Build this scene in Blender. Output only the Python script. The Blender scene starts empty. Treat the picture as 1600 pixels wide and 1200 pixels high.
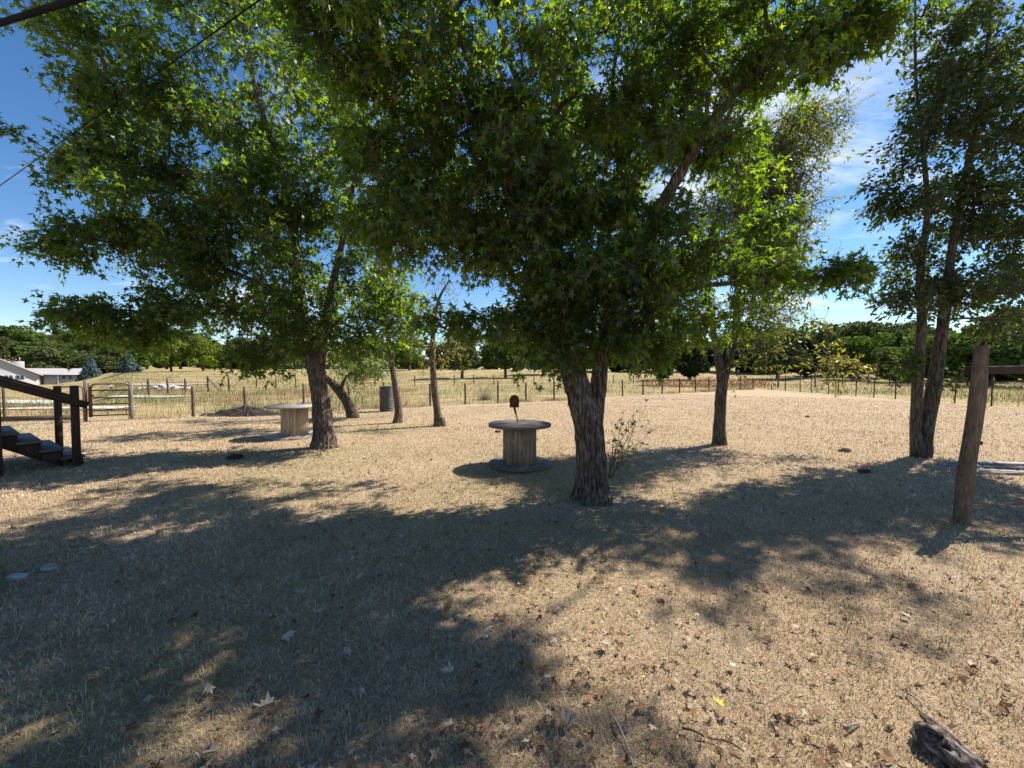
import bpy, math, random
import numpy as np
R = math.radians
# ------------------------------------------------------------------ camera, sky, sun, exposure
sc = bpy.context.scene
col = sc.collection
CAM_H, FPX, HORIZON = 1.65, 601.0, 580.0          # focal length and horizon row in 1600x1200 photo pixels
PITCH = math.atan((600 - HORIZON) / FPX)
cd = bpy.data.cameras.new('camera'); cam = bpy.data.objects.new('camera', cd); col.objects.link(cam)
cd.sensor_width = 36; cd.lens = FPX / 1600 * 36; cd.clip_start = 0.05; cd.clip_end = 5000
cam.location = (0, 0, CAM_H); cam.rotation_euler = (R(90) - PITCH, 0, 0)
sc.camera = cam
SUN_AZ, SUN_EL = 60.0, 47.5                        # clockwise from +Y (the view axis)
w = bpy.data.worlds.new('World'); sc.world = w; w.use_nodes = True
nt = w.node_tree; nt.nodes.clear()
def N(nt, t, **kw):
    n = nt.nodes.new(t)
    for k, v in kw.items():
        if k.startswith('i_'):
            n.inputs[k[2:].replace('_', ' ')].default_value = v
        else: setattr(n, k, v)
    return n
L = nt.links.new
sky = N(nt, 'ShaderNodeTexSky', sky_type='NISHITA', sun_disc=False, sun_elevation=R(SUN_EL), sun_rotation=R(SUN_AZ),
        altitude=600, air_density=1.0, dust_density=0.15, ozone_density=2.2)
tc = N(nt, 'ShaderNodeTexCoord'); sep = N(nt, 'ShaderNodeSeparateXYZ'); L(tc.outputs['Generated'], sep.inputs[0])
den = N(nt, 'ShaderNodeMath', operation='MAXIMUM'); den.inputs[1].default_value = 0.0; L(sep.outputs['Z'], den.inputs[0])
den2 = N(nt, 'ShaderNodeMath', operation='ADD'); den2.inputs[1].default_value = 0.10; L(den.outputs[0], den2.inputs[0])
dx = N(nt, 'ShaderNodeMath', operation='DIVIDE'); L(sep.outputs['X'], dx.inputs[0]); L(den2.outputs[0], dx.inputs[1])
dy = N(nt, 'ShaderNodeMath', operation='DIVIDE'); L(sep.outputs['Y'], dy.inputs[0]); L(den2.outputs[0], dy.inputs[1])
cmb = N(nt, 'ShaderNodeCombineXYZ'); L(dx.outputs[0], cmb.inputs[0]); L(dy.outputs[0], cmb.inputs[1])
mp = N(nt, 'ShaderNodeMapping'); mp.inputs['Scale'].default_value = (0.55, 1.5, 1); mp.inputs['Rotation'].default_value = (0, 0, R(25))
mp.inputs['Location'].default_value = (1.3, 0.4, 0); L(cmb.outputs[0], mp.inputs[0])
cn = N(nt, 'ShaderNodeTexNoise', i_Scale=1.5, i_Detail=9.0, i_Roughness=0.62, i_Distortion=0.5); L(mp.outputs[0], cn.inputs['Vector'])
cn2 = N(nt, 'ShaderNodeTexNoise', i_Scale=0.33, i_Detail=2.0); 
mp2 = N(nt, 'ShaderNodeMapping'); mp2.inputs['Location'].default_value = (3.1, 5.2, 0); L(cmb.outputs[0], mp2.inputs[0]); L(mp2.outputs[0], cn2.inputs['Vector'])
mul = N(nt, 'ShaderNodeMath', operation='MULTIPLY'); L(cn.outputs['Fac'], mul.inputs[0]); L(cn2.outputs['Fac'], mul.inputs[1])
cr = N(nt, 'ShaderNodeMapRange'); cr.inputs['From Min'].default_value = 0.265; cr.inputs['From Max'].default_value = 0.40; L(mul.outputs[0], cr.inputs['Value'])
cl = N(nt, 'ShaderNodeMix', data_type='RGBA'); cl.inputs['B'].default_value = (8.2, 8.6, 9.2, 1)
hsv = N(nt, 'ShaderNodeHueSaturation', i_Saturation=1.24, i_Value=1.22, i_Hue=0.503); L(sky.outputs[0], hsv.inputs['Color'])
L(cr.outputs[0], cl.inputs['Factor']); L(hsv.outputs[0], cl.inputs['A'])
bg = N(nt, 'ShaderNodeBackground', i_Strength=0.068); L(cl.outputs['Result'], bg.inputs['Color'])
wo = N(nt, 'ShaderNodeOutputWorld'); L(bg.outputs[0], wo.inputs['Surface'])
sd = bpy.data.lights.new('sun', 'SUN'); sun = bpy.data.objects.new('sun', sd); col.objects.link(sun)
sd.energy = 5.0; sd.angle = R(0.53); sd.color = (1.0, 0.935, 0.84)
sun.rotation_euler = (R(90 - SUN_EL), 0, R(180 - SUN_AZ)); sun.location = (20, 12, 25)
vs = sc.view_settings
vs.view_transform = 'Standard'; vs.look = 'None'; vs.gamma = 1.0; vs.use_curve_mapping = False; vs.exposure = 1.02
sc.cycles.max_bounces = 8; sc.cycles.diffuse_bounces = 4; sc.cycles.transmission_bounces = 4

# ------------------------------------------------------------------ helpers
rng = np.random.default_rng(7)
random.seed(7)
def ray(px, py):
    x = (px - 800) / FPX; u = -(py - 600) / FPX
    c, s = math.cos(PITCH), math.sin(PITCH)
    return np.array([x, c + u * s, u * c - s])
def P(px, py, Y):                                   # the point seen at a photo pixel, Y metres ahead
    d = ray(px, py); return np.array([0, 0, CAM_H]) + d * (Y / d[1])
def G(px, py, z=0.0):                               # the ground point seen at a photo pixel
    d = ray(px, py); t = (z - CAM_H) / d[2]; return np.array([0, 0, CAM_H]) + d * t
def _h(ix, iy, iz):
    h = (ix * 374761393 + iy * 668265263 + iz * 1442695041) & 0xffffffff
    h = ((h ^ (h >> 13)) * 1274126177) & 0xffffffff
    return ((h ^ (h >> 16)) & 0xffffff) / float(0xffffff)
def vnoise(p):
    p = np.asarray(p, float); f = np.floor(p); i = f.astype(np.int64); t = p - f; t = t * t * (3 - 2 * t)
    r = 0
    for a in (0, 1):
        wx = t[..., 0] if a else 1 - t[..., 0]
        for b in (0, 1):
            wy = t[..., 1] if b else 1 - t[..., 1]
            for c in (0, 1):
                wz = t[..., 2] if c else 1 - t[..., 2]
                r = r + wx * wy * wz * _h(i[..., 0] + a, i[..., 1] + b, i[..., 2] + c)
    return r
def fbm(p, o=3):
    s = 0; a = 0.5; q = np.asarray(p, float)
    for k in range(o): s = s + a * vnoise(q + 17.3 * k); q = q * 2.03; a *= 0.5
    return s / (1 - 0.5 ** o)
def n2(x, y, s, o=3, z=0.0):
    x = np.asarray(x, float); y = np.asarray(y, float)
    return fbm(np.stack([x * s, y * s, np.zeros_like(x) + z], -1), o)
def ss(a, b, x):
    t = np.clip((np.asarray(x, float) - a) / (b - a), 0, 1); return t * t * (3 - 2 * t)
def tz(x, y):                                       # terrain height
    x = np.asarray(x, float); y = np.asarray(y, float); r = np.hypot(x, y)
    z = 0.05 * (n2(x, y, 0.7, 2) - 0.5) * ss(1, 3, r) + 0.5 * (n2(x, y, 0.05, 2, 5) - 0.5) * ss(25, 60, r)
    ang = x / np.maximum(y, 1.0)
    z = z - 2.3 * ss(24, 70, r) * ss(-1.03, -1.13, ang) * (1 - ss(185, 250, r)) * (y > 0)
    z = z + 2.4 * ss(42, 135, y) * ss(-1.10, -.98, ang) * (1 - ss(60, 110, x))
    z = z + 14.0 * ss(185, 330, r) * ss(-30, -110, x)
    z = z + 5.0 * ss(60, 200, r) * ss(50, 110, x)
    return z

def unit(v):
    v = np.asarray(v, float); return v / np.maximum(np.linalg.norm(v, axis=-1, keepdims=True), 1e-9)
def mesh_np(name, V, F, mat=None, attrs=None, smooth=False, uv=None):
    """V (n,3), F: (m,k) array or list of such arrays."""
    me = bpy.data.meshes.new(name)
    V = np.asarray(V, np.float32)
    Fs = F if isinstance(F, list) else [F]
    Fs = [np.asarray(f, np.int32) for f in Fs if len(f)]
    nl = sum(f.size for f in Fs); nf = sum(len(f) for f in Fs)
    me.vertices.add(len(V)); me.vertices.foreach_set('co', V.ravel())
    me.loops.add(nl); me.polygons.add(nf)
    me.loops.foreach_set('vertex_index', np.concatenate([f.ravel() for f in Fs]))
    tot = np.concatenate([np.full(len(f), f.shape[1], np.int32) for f in Fs])
    st = np.concatenate([[0], np.cumsum(tot)[:-1]]).astype(np.int32)
    me.polygons.foreach_set('loop_start', st)
    if smooth: me.polygons.foreach_set('use_smooth', np.ones(nf, bool))
    me.update(calc_edges=True)
    for k, a in (attrs or {}).items():
        at = me.attributes.new(k, 'FLOAT', 'POINT'); at.data.foreach_set('value', np.asarray(a, np.float32))
    if mat: me.materials.append(mat)
    return me
def add(name, me, parent=None, loc=None, kind=None):
    o = bpy.data.objects.new(name, me); col.objects.link(o)
    if parent is not None: o.parent = parent
    if loc is not None: o.location = loc
    if kind: o['kind'] = kind
    return o
def tag(o, label, cat, group=None):
    o['label'] = label; o['category'] = cat
    if group: o['group'] = group
    return o
def thing(name, label, cat, loc=(0, 0, 0), rz=0.0, group=None):
    o = bpy.data.objects.new(name, None); col.objects.link(o)
    o.location = tuple(float(v) for v in loc); o.rotation_euler = (0, 0, rz); o.empty_display_size = 0.2
    return tag(o, label, cat, group)
def copy_tree(o, parent=None):
    c = o.copy(); col.objects.link(c); c.parent = parent
    for ch in list(o.children): copy_tree(ch, c)
    return c

class MB:
    """collects simple shapes into one mesh"""
    def __init__(s): s.V = []; s.F4 = []; s.F3 = []; s.n = 0
    def _a(s, v): v = np.asarray(v, float).reshape(-1, 3); b = s.n; s.V.append(v); s.n += len(v); return b
    def box(s, c, size, rot=None, bev=0.0):
        c = np.asarray(c, float); h = np.asarray(size, float) / 2
        M = np.eye(3) if rot is None else np.asarray(rot)
        if bev <= 0:
            q = np.array([[x, y, z] for x in (-1, 1) for y in (-1, 1) for z in (-1, 1)]) * h
            b = s._a(q @ M.T + c)
            for f in ((0,1,3,2),(4,6,7,5),(0,4,5,1),(2,3,7,6),(0,2,6,4),(1,5,7,3)): s.F4.append([b+i for i in f])
        else:
            ax = int(np.argmax(h)); o = [i for i in range(3) if i != ax]
            if (ax, o[0], o[1]) in ((1, 0, 2),): o = o[::-1]
            a, d = h[o[0]], h[o[1]]; e = min(bev, a * .9, d * .9)
            pr = [(a-e,d),(a,d-e),(a,-d+e),(a-e,-d),(-a+e,-d),(-a,-d+e),(-a,d-e),(-a+e,d)][::-1]
            q = []
            for sg, k in ((-1, .985), (-1+2*min(e/h[ax], .5)*0.5, 1), (1-2*min(e/h[ax], .5)*0.5, 1), (1, .985)):
                for u, v in pr:
                    t = np.zeros(3); t[ax] = sg*h[ax]; t[o[0]] = u*(k if abs(sg) < 1 else k-e/max(a,1e-6)*.6); t[o[1]] = v*(k if abs(sg) < 1 else k-e/max(d,1e-6)*.6); q.append(t)
            b = s._a(np.array(q) @ M.T + c)
            for r in range(3):
                for i in range(8):
                    j = (i+1) % 8; s.F4.append([b+r*8+i, b+r*8+j, b+(r+1)*8+j, b+(r+1)*8+i])
            for r, fl in ((0, 1), (3, 0)):
                ids = [b+r*8+i for i in range(8)]
                if fl: ids = ids[::-1]
                s.F4 += [[ids[0],ids[1],ids[2],ids[3]],[ids[0],ids[3],ids[4],ids[7]],[ids[4],ids[5],ids[6],ids[7]]]
        return s
    def tube(s, pts, rad, n=8, cap=True, disp=None):
        pts = np.asarray(pts, float); m = len(pts); rad = np.broadcast_to(np.asarray(rad, float), (m,))
        t = np.zeros_like(pts); t[1:-1] = pts[2:] - pts[:-2]; t[0] = pts[1] - pts[0]; t[-1] = pts[-1] - pts[-2]; t = unit(t)
        up = np.array([0, 0, 1.0]) if abs(t[0][2]) < .9 else np.array([0, 1.0, 0])
        a = unit(np.cross(up, t[0])); A = [a]
        for k in range(1, m):
            a = a - t[k] * np.dot(a, t[k]); a = unit(a); A.append(a)
        A = np.array(A); B = np.cross(t, A)
        th = np.arange(n) * 2 * math.pi / n
        ring = A[:, None, :] * np.cos(th)[None, :, None] + B[:, None, :] * np.sin(th)[None, :, None]
        rr = rad[:, None] * np.ones((1, n))
        if disp is not None: rr = disp(pts, ring, rr, th)
        v = pts[:, None, :] + ring * rr[..., None]
        b = s._a(v)
        i = np.arange(m - 1)[:, None] * n; j = np.arange(n)[None, :]; j2 = (j + 1) % n
        f = np.stack([i + j, i + j2, i + n + j2, i + n + j], -1).reshape(-1, 4) + b
        s.F4 += f.tolist()
        if cap:
            c0 = s._a(pts[0]); c1 = s._a(pts[-1])
            for q in range(n):
                s.F3.append([c0, b + (q+1) % n, b + q]); s.F3.append([c1, b + (m-1)*n + q, b + (m-1)*n + (q+1) % n])
        return s
    def tri(s, v): b = s._a(v); s.F3.append([b, b+1, b+2]); return s
    def quad(s, v): b = s._a(v); s.F4.append([b, b+1, b+2, b+3]); return s
    def prism(s, poly, z0, z1, M=None, c=(0, 0, 0)):
        """extrude a convex polygon (x,y) from z0 to z1"""
        k = len(poly); q = np.array([[x, y, z0] for x, y in poly] + [[x, y, z1] for x, y in poly], float)
        if M is not None: q = q @ np.asarray(M).T
        b = s._a(q + np.asarray(c))
        for i in range(k):
            j = (i+1) % k; s.F4.append([b+i, b+j, b+k+j, b+k+i])
        for i in range(1, k-1): s.F3.append([b, b+i+1, b+i]); s.F3.append([b+k, b+k+i, b+k+i+1])
        return s
    def mesh(s, name, mat, smooth=False):
        F = []
        if s.F4: F.append(np.array(s.F4))
        if s.F3: F.append(np.array(s.F3))
        return mesh_np(name, np.concatenate(s.V), F, mat, smooth=smooth)
    def build(s, name, mat, parent=None, loc=None, smooth=False, kind=None):
        return add(name, s.mesh(name, mat, smooth), parent, loc, kind)
def basis(x, y=None, z=None):
    """rotation matrix whose columns are the local axes; x given, z made from up"""
    x = unit(x); up = np.array([0, 0, 1.0]) if z is None else np.asarray(z, float)
    if abs(np.dot(x, unit(up))) > .98: up = np.array([0, 1.0, 0])
    yv = unit(np.cross(up, x)); zv = np.cross(x, yv)
    return np.stack([x, yv, zv], 1)

# ------------------------------------------------------------------ materials
def new_mat(name):
    m = bpy.data.materials.new(name); m.use_nodes = True; m.node_tree.nodes.clear(); return m, m.node_tree
def ramp(nt, stops, fac):
    r = nt.nodes.new('ShaderNodeValToRGB'); e = r.color_ramp.elements
    e[0].position, e[0].color = stops[0][0], (*stops[0][1], 1); e[1].position, e[1].color = stops[-1][0], (*stops[-1][1], 1)
    for p, c in stops[1:-1]:
        q = e.new(p); q.color = (*c, 1)
    nt.links.new(fac, r.inputs['Fac']); return r.outputs['Color']
def noise_of(nt, scale, detail=4, stretch=(1, 1, 1), rough=0.6, coord='Object', dist=0.0):
    t = nt.nodes.new('ShaderNodeTexCoord'); mpn = nt.nodes.new('ShaderNodeMapping'); mpn.inputs['Scale'].default_value = stretch
    nt.links.new(t.outputs[coord], mpn.inputs[0])
    n = N(nt, 'ShaderNodeTexNoise', i_Scale=scale, i_Detail=detail, i_Roughness=rough, i_Distortion=dist); nt.links.new(mpn.outputs[0], n.inputs['Vector'])
    return n.outputs['Fac']
def mixc(nt, f, a, b, mode='MIX'):
    m = N(nt, 'ShaderNodeMix', data_type='RGBA', blend_type=mode)
    for s, v in (('Factor', f), ('A', a), ('B', b)):
        if isinstance(v, (int, float)): m.inputs[s].default_value = v
        elif isinstance(v, tuple): m.inputs[s].default_value = (*v, 1)
        else: nt.links.new(v, m.inputs[s])
    return m.outputs['Result']
def maprange(nt, v, a, b, c=0.0, d=1.0):
    m = N(nt, 'ShaderNodeMapRange'); m.inputs['From Min'].default_value = a; m.inputs['From Max'].default_value = b
    m.inputs['To Min'].default_value = c; m.inputs['To Max'].default_value = d; nt.links.new(v, m.inputs['Value']); return m.outputs[0]
def principled(nt, colr, rough=0.85, bump=None, bstr=0.5, bdist=0.02, metal=0.0, spec=0.25):
    p = N(nt, 'ShaderNodeBsdfPrincipled'); p.inputs['Roughness'].default_value = rough; p.inputs['Metallic'].default_value = metal
    p.inputs['Specular IOR Level'].default_value = spec
    if isinstance(colr, tuple): p.inputs['Base Color'].default_value = (*colr, 1)
    else: nt.links.new(colr, p.inputs['Base Color'])
    if bump is not None:
        b = N(nt, 'ShaderNodeBump'); b.inputs['Strength'].default_value = bstr; b.inputs['Distance'].default_value = bdist
        nt.links.new(bump, b.inputs['Height']); nt.links.new(b.outputs[0], p.inputs['Normal'])
    o = N(nt, 'ShaderNodeOutputMaterial'); nt.links.new(p.outputs[0], o.inputs['Surface']); return p
def noisy(name, stops, scale=8, stretch=(1, 1, 1), rough=0.85, bstr=0.5, bdist=0.01, detail=6, metal=0.0, extra=None, spec=0.25, dist=0.0):
    """noise-coloured material; extra = (stops2, scale2, mix amount): a second larger variation"""
    m, nt = new_mat(name); f = noise_of(nt, scale, detail, stretch, dist=dist); c = ramp(nt, stops, f)
    if extra:
        f2 = noise_of(nt, extra[1], 3); c2 = ramp(nt, extra[0], f2); c = mixc(nt, extra[2], c, c2, 'MULTIPLY')
    oi = N(nt, 'ShaderNodeObjectInfo'); v = maprange(nt, oi.outputs['Random'], 0, 1, 0.82, 1.12)
    hs = N(nt, 'ShaderNodeHueSaturation'); nt.links.new(c, hs.inputs['Color']); nt.links.new(v, hs.inputs['Value'])
    principled(nt, hs.outputs[0], rough, f, bstr, bdist, metal, spec); return m
def leaf_mat(name, stops, trans, tfac=0.5, gloss=0.08):
    """stops over the per-leaf random value; light also passes through the blade"""
    m, nt = new_mat(name)
    at = N(nt, 'ShaderNodeAttribute', attribute_name='rnd'); c = ramp(nt, stops, at.outputs['Fac'])
    d = N(nt, 'ShaderNodeBsdfDiffuse'); nt.links.new(c, d.inputs['Color'])
    t = N(nt, 'ShaderNodeBsdfTranslucent'); tcx = mixc(nt, 1.0, c, trans, 'MULTIPLY'); nt.links.new(tcx, t.inputs['Color'])
    mx = N(nt, 'ShaderNodeMixShader'); mx.inputs[0].default_value = tfac; nt.links.new(d.outputs[0], mx.inputs[1]); nt.links.new(t.outputs[0], mx.inputs[2])
    g = N(nt, 'ShaderNodeBsdfGlossy'); g.inputs['Roughness'].default_value = 0.42; g.inputs['Color'].default_value = (.9, .95, 1, 1)
    m2 = N(nt, 'ShaderNodeMixShader'); m2.inputs[0].default_value = gloss; nt.links.new(mx.outputs[0], m2.inputs[1]); nt.links.new(g.outputs[0], m2.inputs[2])
    o = N(nt, 'ShaderNodeOutputMaterial'); nt.links.new(m2.outputs[0], o.inputs['Surface']); return m

M = {}
M['maple'] = leaf_mat('maple_leaf', [(0, (.014, .027, .007)), (.5, (.031, .053, .011)), (.93, (.068, .098, .018)), (1, (.14, .14, .028))], (6.8, 6.6, 1.0), .53, .03)
M['ash'] = leaf_mat('ash_leaf', [(0, (.022, .038, .012)), (.7, (.045, .068, .018)), (1, (.12, .13, .03))], (2.8, 2.9, 1.0), .48, .03)
M['elm'] = leaf_mat('elm_leaf', [(0, (.06, .08, .022)), (.6, (.12, .14, .04)), (.9, (.19, .16, .055)), (1, (.3, .26, .08))], (2.6, 2.7, 1.0), .45, .05)
M['yellowing'] = leaf_mat('yellowing_leaf', [(0, (.10, .12, .025)), (.6, (.22, .21, .04)), (1, (.36, .26, .05))], (1.9, 1.9, 1.0), .45, .03)
M['fresh'] = leaf_mat('fresh_leaf', [(0, (.06, .09, .02)), (.6, (.115, .16, .035)), (1, (.2, .24, .06))], (2.2, 2.3, 1.0), .46, .05)
M['far_oak'] = leaf_mat('far_oak', [(0, (.045, .060, .022)), (.6, (.095, .118, .045)), (1, (.18, .19, .08))], (1.3, 1.4, .9), .3, .0)
M['far_dark'] = leaf_mat('far_cedar', [(0, (.018, .032, .016)), (.6, (.035, .055, .024)), (1, (.07, .085, .04))], (1.2, 1.3, .9), .22, .0)
M['far_light'] = leaf_mat('far_light', [(0, (.07, .11, .02)), (.6, (.16, .21, .035)), (1, (.30, .32, .06))], (1.5, 1.5, .9), .38, .0)
M['far_spruce'] = leaf_mat('far_spruce', [(0, (.05, .085, .08)), (.6, (.105, .155, .15)), (1, (.2, .26, .25))], (1.1, 1.2, 1.1), .2, .0)
M['far_mid'] = leaf_mat('far_mid', [(0, (.045, .075, .02)), (.6, (.09, .14, .035)), (1, (.18, .22, .06))], (1.5, 1.6, .9), .36, .0)
M['bark'] = noisy('maple_bark', [(.36, (.032, .024, .019)), (.5, (.115, .09, .072)), (.64, (.28, .24, .205))], 40, (1, 1, .19), .95, 1.0, .03, 8, extra=([(.3, (.55, .5, .46)), (.7, (1.1, 1.05, 1))], 3.0, .8))
M['bark_dark'] = noisy('dark_bark', [(.36, (.025, .019, .015)), (.5, (.08, .062, .047)), (.66, (.18, .145, .115))], 38, (1, 1, .16), .95, .9, .015, 8)
M['twig'] = noisy('twig_bark', [(.3, (.05, .04, .032)), (.7, (.13, .105, .085))], 20, (1, 1, .3), .9, .3, .004, 4)
M['grey_twig'] = noisy('grey_dry_twig', [(.3, (.16, .145, .13)), (.7, (.36, .33, .3))], 20, (1, 1, .3), .9, .3, .004, 4)
M['old_wood'] = noisy('weathered_wood', [(.25, (.11, .09, .075)), (.5, (.25, .215, .18)), (.78, (.42, .37, .32))], 14, (6, 6, .35), .9, .5, .006, 8)
M['old_board'] = noisy('weathered_board', [(.25, (.16, .14, .125)), (.5, (.32, .29, .265)), (.78, (.5, .46, .42))], 10, (.5, 7, 7), .9, .5, .006, 8)
M['dark_board'] = noisy('stained_board', [(.25, (.05, .042, .037)), (.5, (.13, .112, .10)), (.78, (.27, .245, .225))], 10, (.5, 7, 7), .9, .5, .006, 8)
M['stave'] = noisy('stave_wood', [(.22, (.10, .065, .045)), (.5, (.32, .23, .165)), (.8, (.50, .39, .29))], 9, (7, 7, .45), .88, .5, .005, 8, extra=([(.3, (.5, .45, .42)), (.65, (1.05, 1.02, 1))], 4.0, .8))
M['stave_pale'] = noisy('pale_stave_wood', [(.22, (.2, .125, .075)), (.5, (.46, .335, .225)), (.8, (.62, .5, .37))], 9, (7, 7, .45), .88, .5, .005, 8)
M['stair_wood'] = noisy('stained_wood', [(.25, (.022, .013, .01)), (.55, (.05, .03, .021)), (.8, (.10, .065, .048))], 12, (5, 5, .6), .8, .4, .004, 6)
M['tread_wood'] = noisy('worn_tread', [(.25, (.06, .05, .047)), (.55, (.12, .10, .095)), (.8, (.2, .18, .17))], 12, (5, 5, .6), .6, .4, .004, 6)
M['post_wood'] = noisy('pole_wood', [(.22, (.09, .06, .04)), (.5, (.2, .15, .105)), (.8, (.36, .29, .22))], 16, (3, 3, .22), .92, .7, .008, 8, extra=([(.35, (.6, .52, .45)), (.65, (1.1, 1.05, 1))], 2.2, .7))
M['fence_post'] = noisy('fence_post_wood', [(.3, (.06, .045, .035)), (.7, (.15, .12, .095))], 20, (2, 2, .3), .95, .5, .005, 5)
M['grey_post'] = noisy('grey_post_wood', [(.3, (.08, .07, .062)), (.7, (.24, .22, .2))], 16, (2, 2, .3), .95, .5, .005, 5)
M['rust'] = noisy('rusty_steel', [(.3, (.05, .022, .014)), (.6, (.12, .055, .032)), (.85, (.2, .095, .05))], 30, (1, 1, 1), .85, .4, .003, 6, metal=.15)
M['gate_steel'] = noisy('brown_gate_pipe', [(.3, (.09, .045, .03)), (.7, (.19, .10, .07))], 14, (1, 1, 1), .7, .2, .002, 5, metal=.1)
M['wire'] = noisy('galvanised_wire', [(.3, (.14, .13, .12)), (.7, (.27, .25, .235))], 10, (1, 1, 1), .6, .1, .001, 3, metal=.4)
M['cable'] = noisy('black_cable', [(.3, (.006, .006, .007)), (.7, (.014, .014, .015))], 10, (1, 1, 1), .8, .1, .001, 3, spec=.08)
M['barrel'] = noisy('dark_ribbed_drum', [(.3, (.045, .047, .048)), (.7, (.14, .135, .13))], 7, (1, 1, 3), .6, .2, .003, 4)
M['soil'] = noisy('dark_soil', [(.3, (.018, .013, .010)), (.7, (.05, .038, .03))], 25, (1, 1, 1), .98, .8, .01, 6)
M['stone'] = noisy('pale_stone', [(.3, (.25, .24, .235)), (.7, (.55, .53, .52))], 8, (1, 1, 1), .9, .5, .01, 6)
M['moss_block'] = noisy('mossy_concrete', [(.3, (.07, .09, .05)), (.55, (.2, .22, .15)), (.8, (.42, .42, .37))], 14, (1, 1, 1), .95, .6, .008, 6)
M['white'] = noisy('white_paint', [(.3, (.62, .61, .6)), (.7, (.78, .77, .76))], 3, (1, 1, 1), .7, .1, .002, 3)
M['siding'] = noisy('pale_siding', [(.3, (.33, .33, .345)), (.7, (.43, .43, .44))], 1.2, (1, 1, 6), .8, .1, .01, 3)
M['shingle'] = noisy('grey_shingle', [(.3, (.24, .22, .225)), (.7, (.36, .335, .335))], 3, (1, 1, 4), .9, .3, .02, 4)
M['pane'] = noisy('window_glass', [(.3, (.02, .03, .045)), (.7, (.05, .07, .1))], 1, (1, 1, 1), .08, 0, .001, 1, spec=.6)
M['yellow_paint'] = noisy('worn_yellow_handle', [(.3, (.2, .13, .03)), (.7, (.45, .32, .08))], 20, (1, 1, 1), .7, .2, .002, 4)
M['red_paint'] = noisy('faded_red_drum', [(.3, (.2, .07, .05)), (.7, (.32, .12, .09))], 6, (1, 1, 1), .7, .2, .002, 4)
M['gravel'] = noisy('pale_gravel', [(.3, (.42, .40, .37)), (.7, (.62, .59, .55))], 30, (1, 1, 1), .95, .6, .02, 6)
M['dead_leaf'] = noisy('brown_dead_leaf', [(.3, (.14, .065, .035)), (.7, (.30, .16, .09))], 20, (1, 1, 1), .8, .3, .003, 4)
M['tan_leaf'] = noisy('tan_dead_leaf', [(.3, (.32, .25, .18)), (.7, (.52, .43, .33))], 20, (1, 1, 1), .75, .3, .003, 4)
M['yellow_leaf'] = noisy('yellow_fallen_leaf', [(.3, (.55, .38, .03)), (.7, (.75, .58, .08))], 20, (1, 1, 1), .6, .2, .003, 4)
M['rust_weed'] = leaf_mat('rust_weed', [(0, (.16, .055, .03)), (1, (.36, .16, .08))], (1.1, 1.1, 1), .3, .02)
M['litter'] = leaf_mat('litter_leaf', [(0, (.12, .06, .035)), (.45, (.28, .17, .10)), (.85, (.36, .28, .2)), (1, (.48, .4, .3))], (1, 1, 1), .2, .0)

def grass_mat(name, dry, green):
    m, nt = new_mat(name)
    at = N(nt, 'ShaderNodeAttribute', attribute_name='rnd'); gr = N(nt, 'ShaderNodeAttribute', attribute_name='green')
    c = ramp(nt, dry, at.outputs['Fac']); g = ramp(nt, green, at.outputs['Fac']); cc = mixc(nt, gr.outputs['Fac'], c, g)
    d = N(nt, 'ShaderNodeBsdfDiffuse'); nt.links.new(cc, d.inputs['Color']); t = N(nt, 'ShaderNodeBsdfTranslucent'); nt.links.new(cc, t.inputs['Color'])
    mx = N(nt, 'ShaderNodeMixShader'); mx.inputs[0].default_value = .3; nt.links.new(d.outputs[0], mx.inputs[1]); nt.links.new(t.outputs[0], mx.inputs[2])
    o = N(nt, 'ShaderNodeOutputMaterial'); nt.links.new(mx.outputs[0], o.inputs['Surface']); return m
M['lawn'] = grass_mat('dry_lawn_blade', [(0, (.19, .13, .075)), (.35, (.43, .32, .19)), (.8, (.65, .515, .335)), (1, (.82, .71, .51))], [(0, (.14, .15, .05)), (.6, (.28, .28, .10)), (1, (.47, .43, .18))])
M['field'] = grass_mat('dry_field_blade', [(0, (.19, .12, .06)), (.5, (.37, .26, .13)), (1, (.55, .42, .24))], [(0, (.09, .115, .04)), (.6, (.19, .22, .085)), (1, (.34, .34, .15))])

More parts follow.
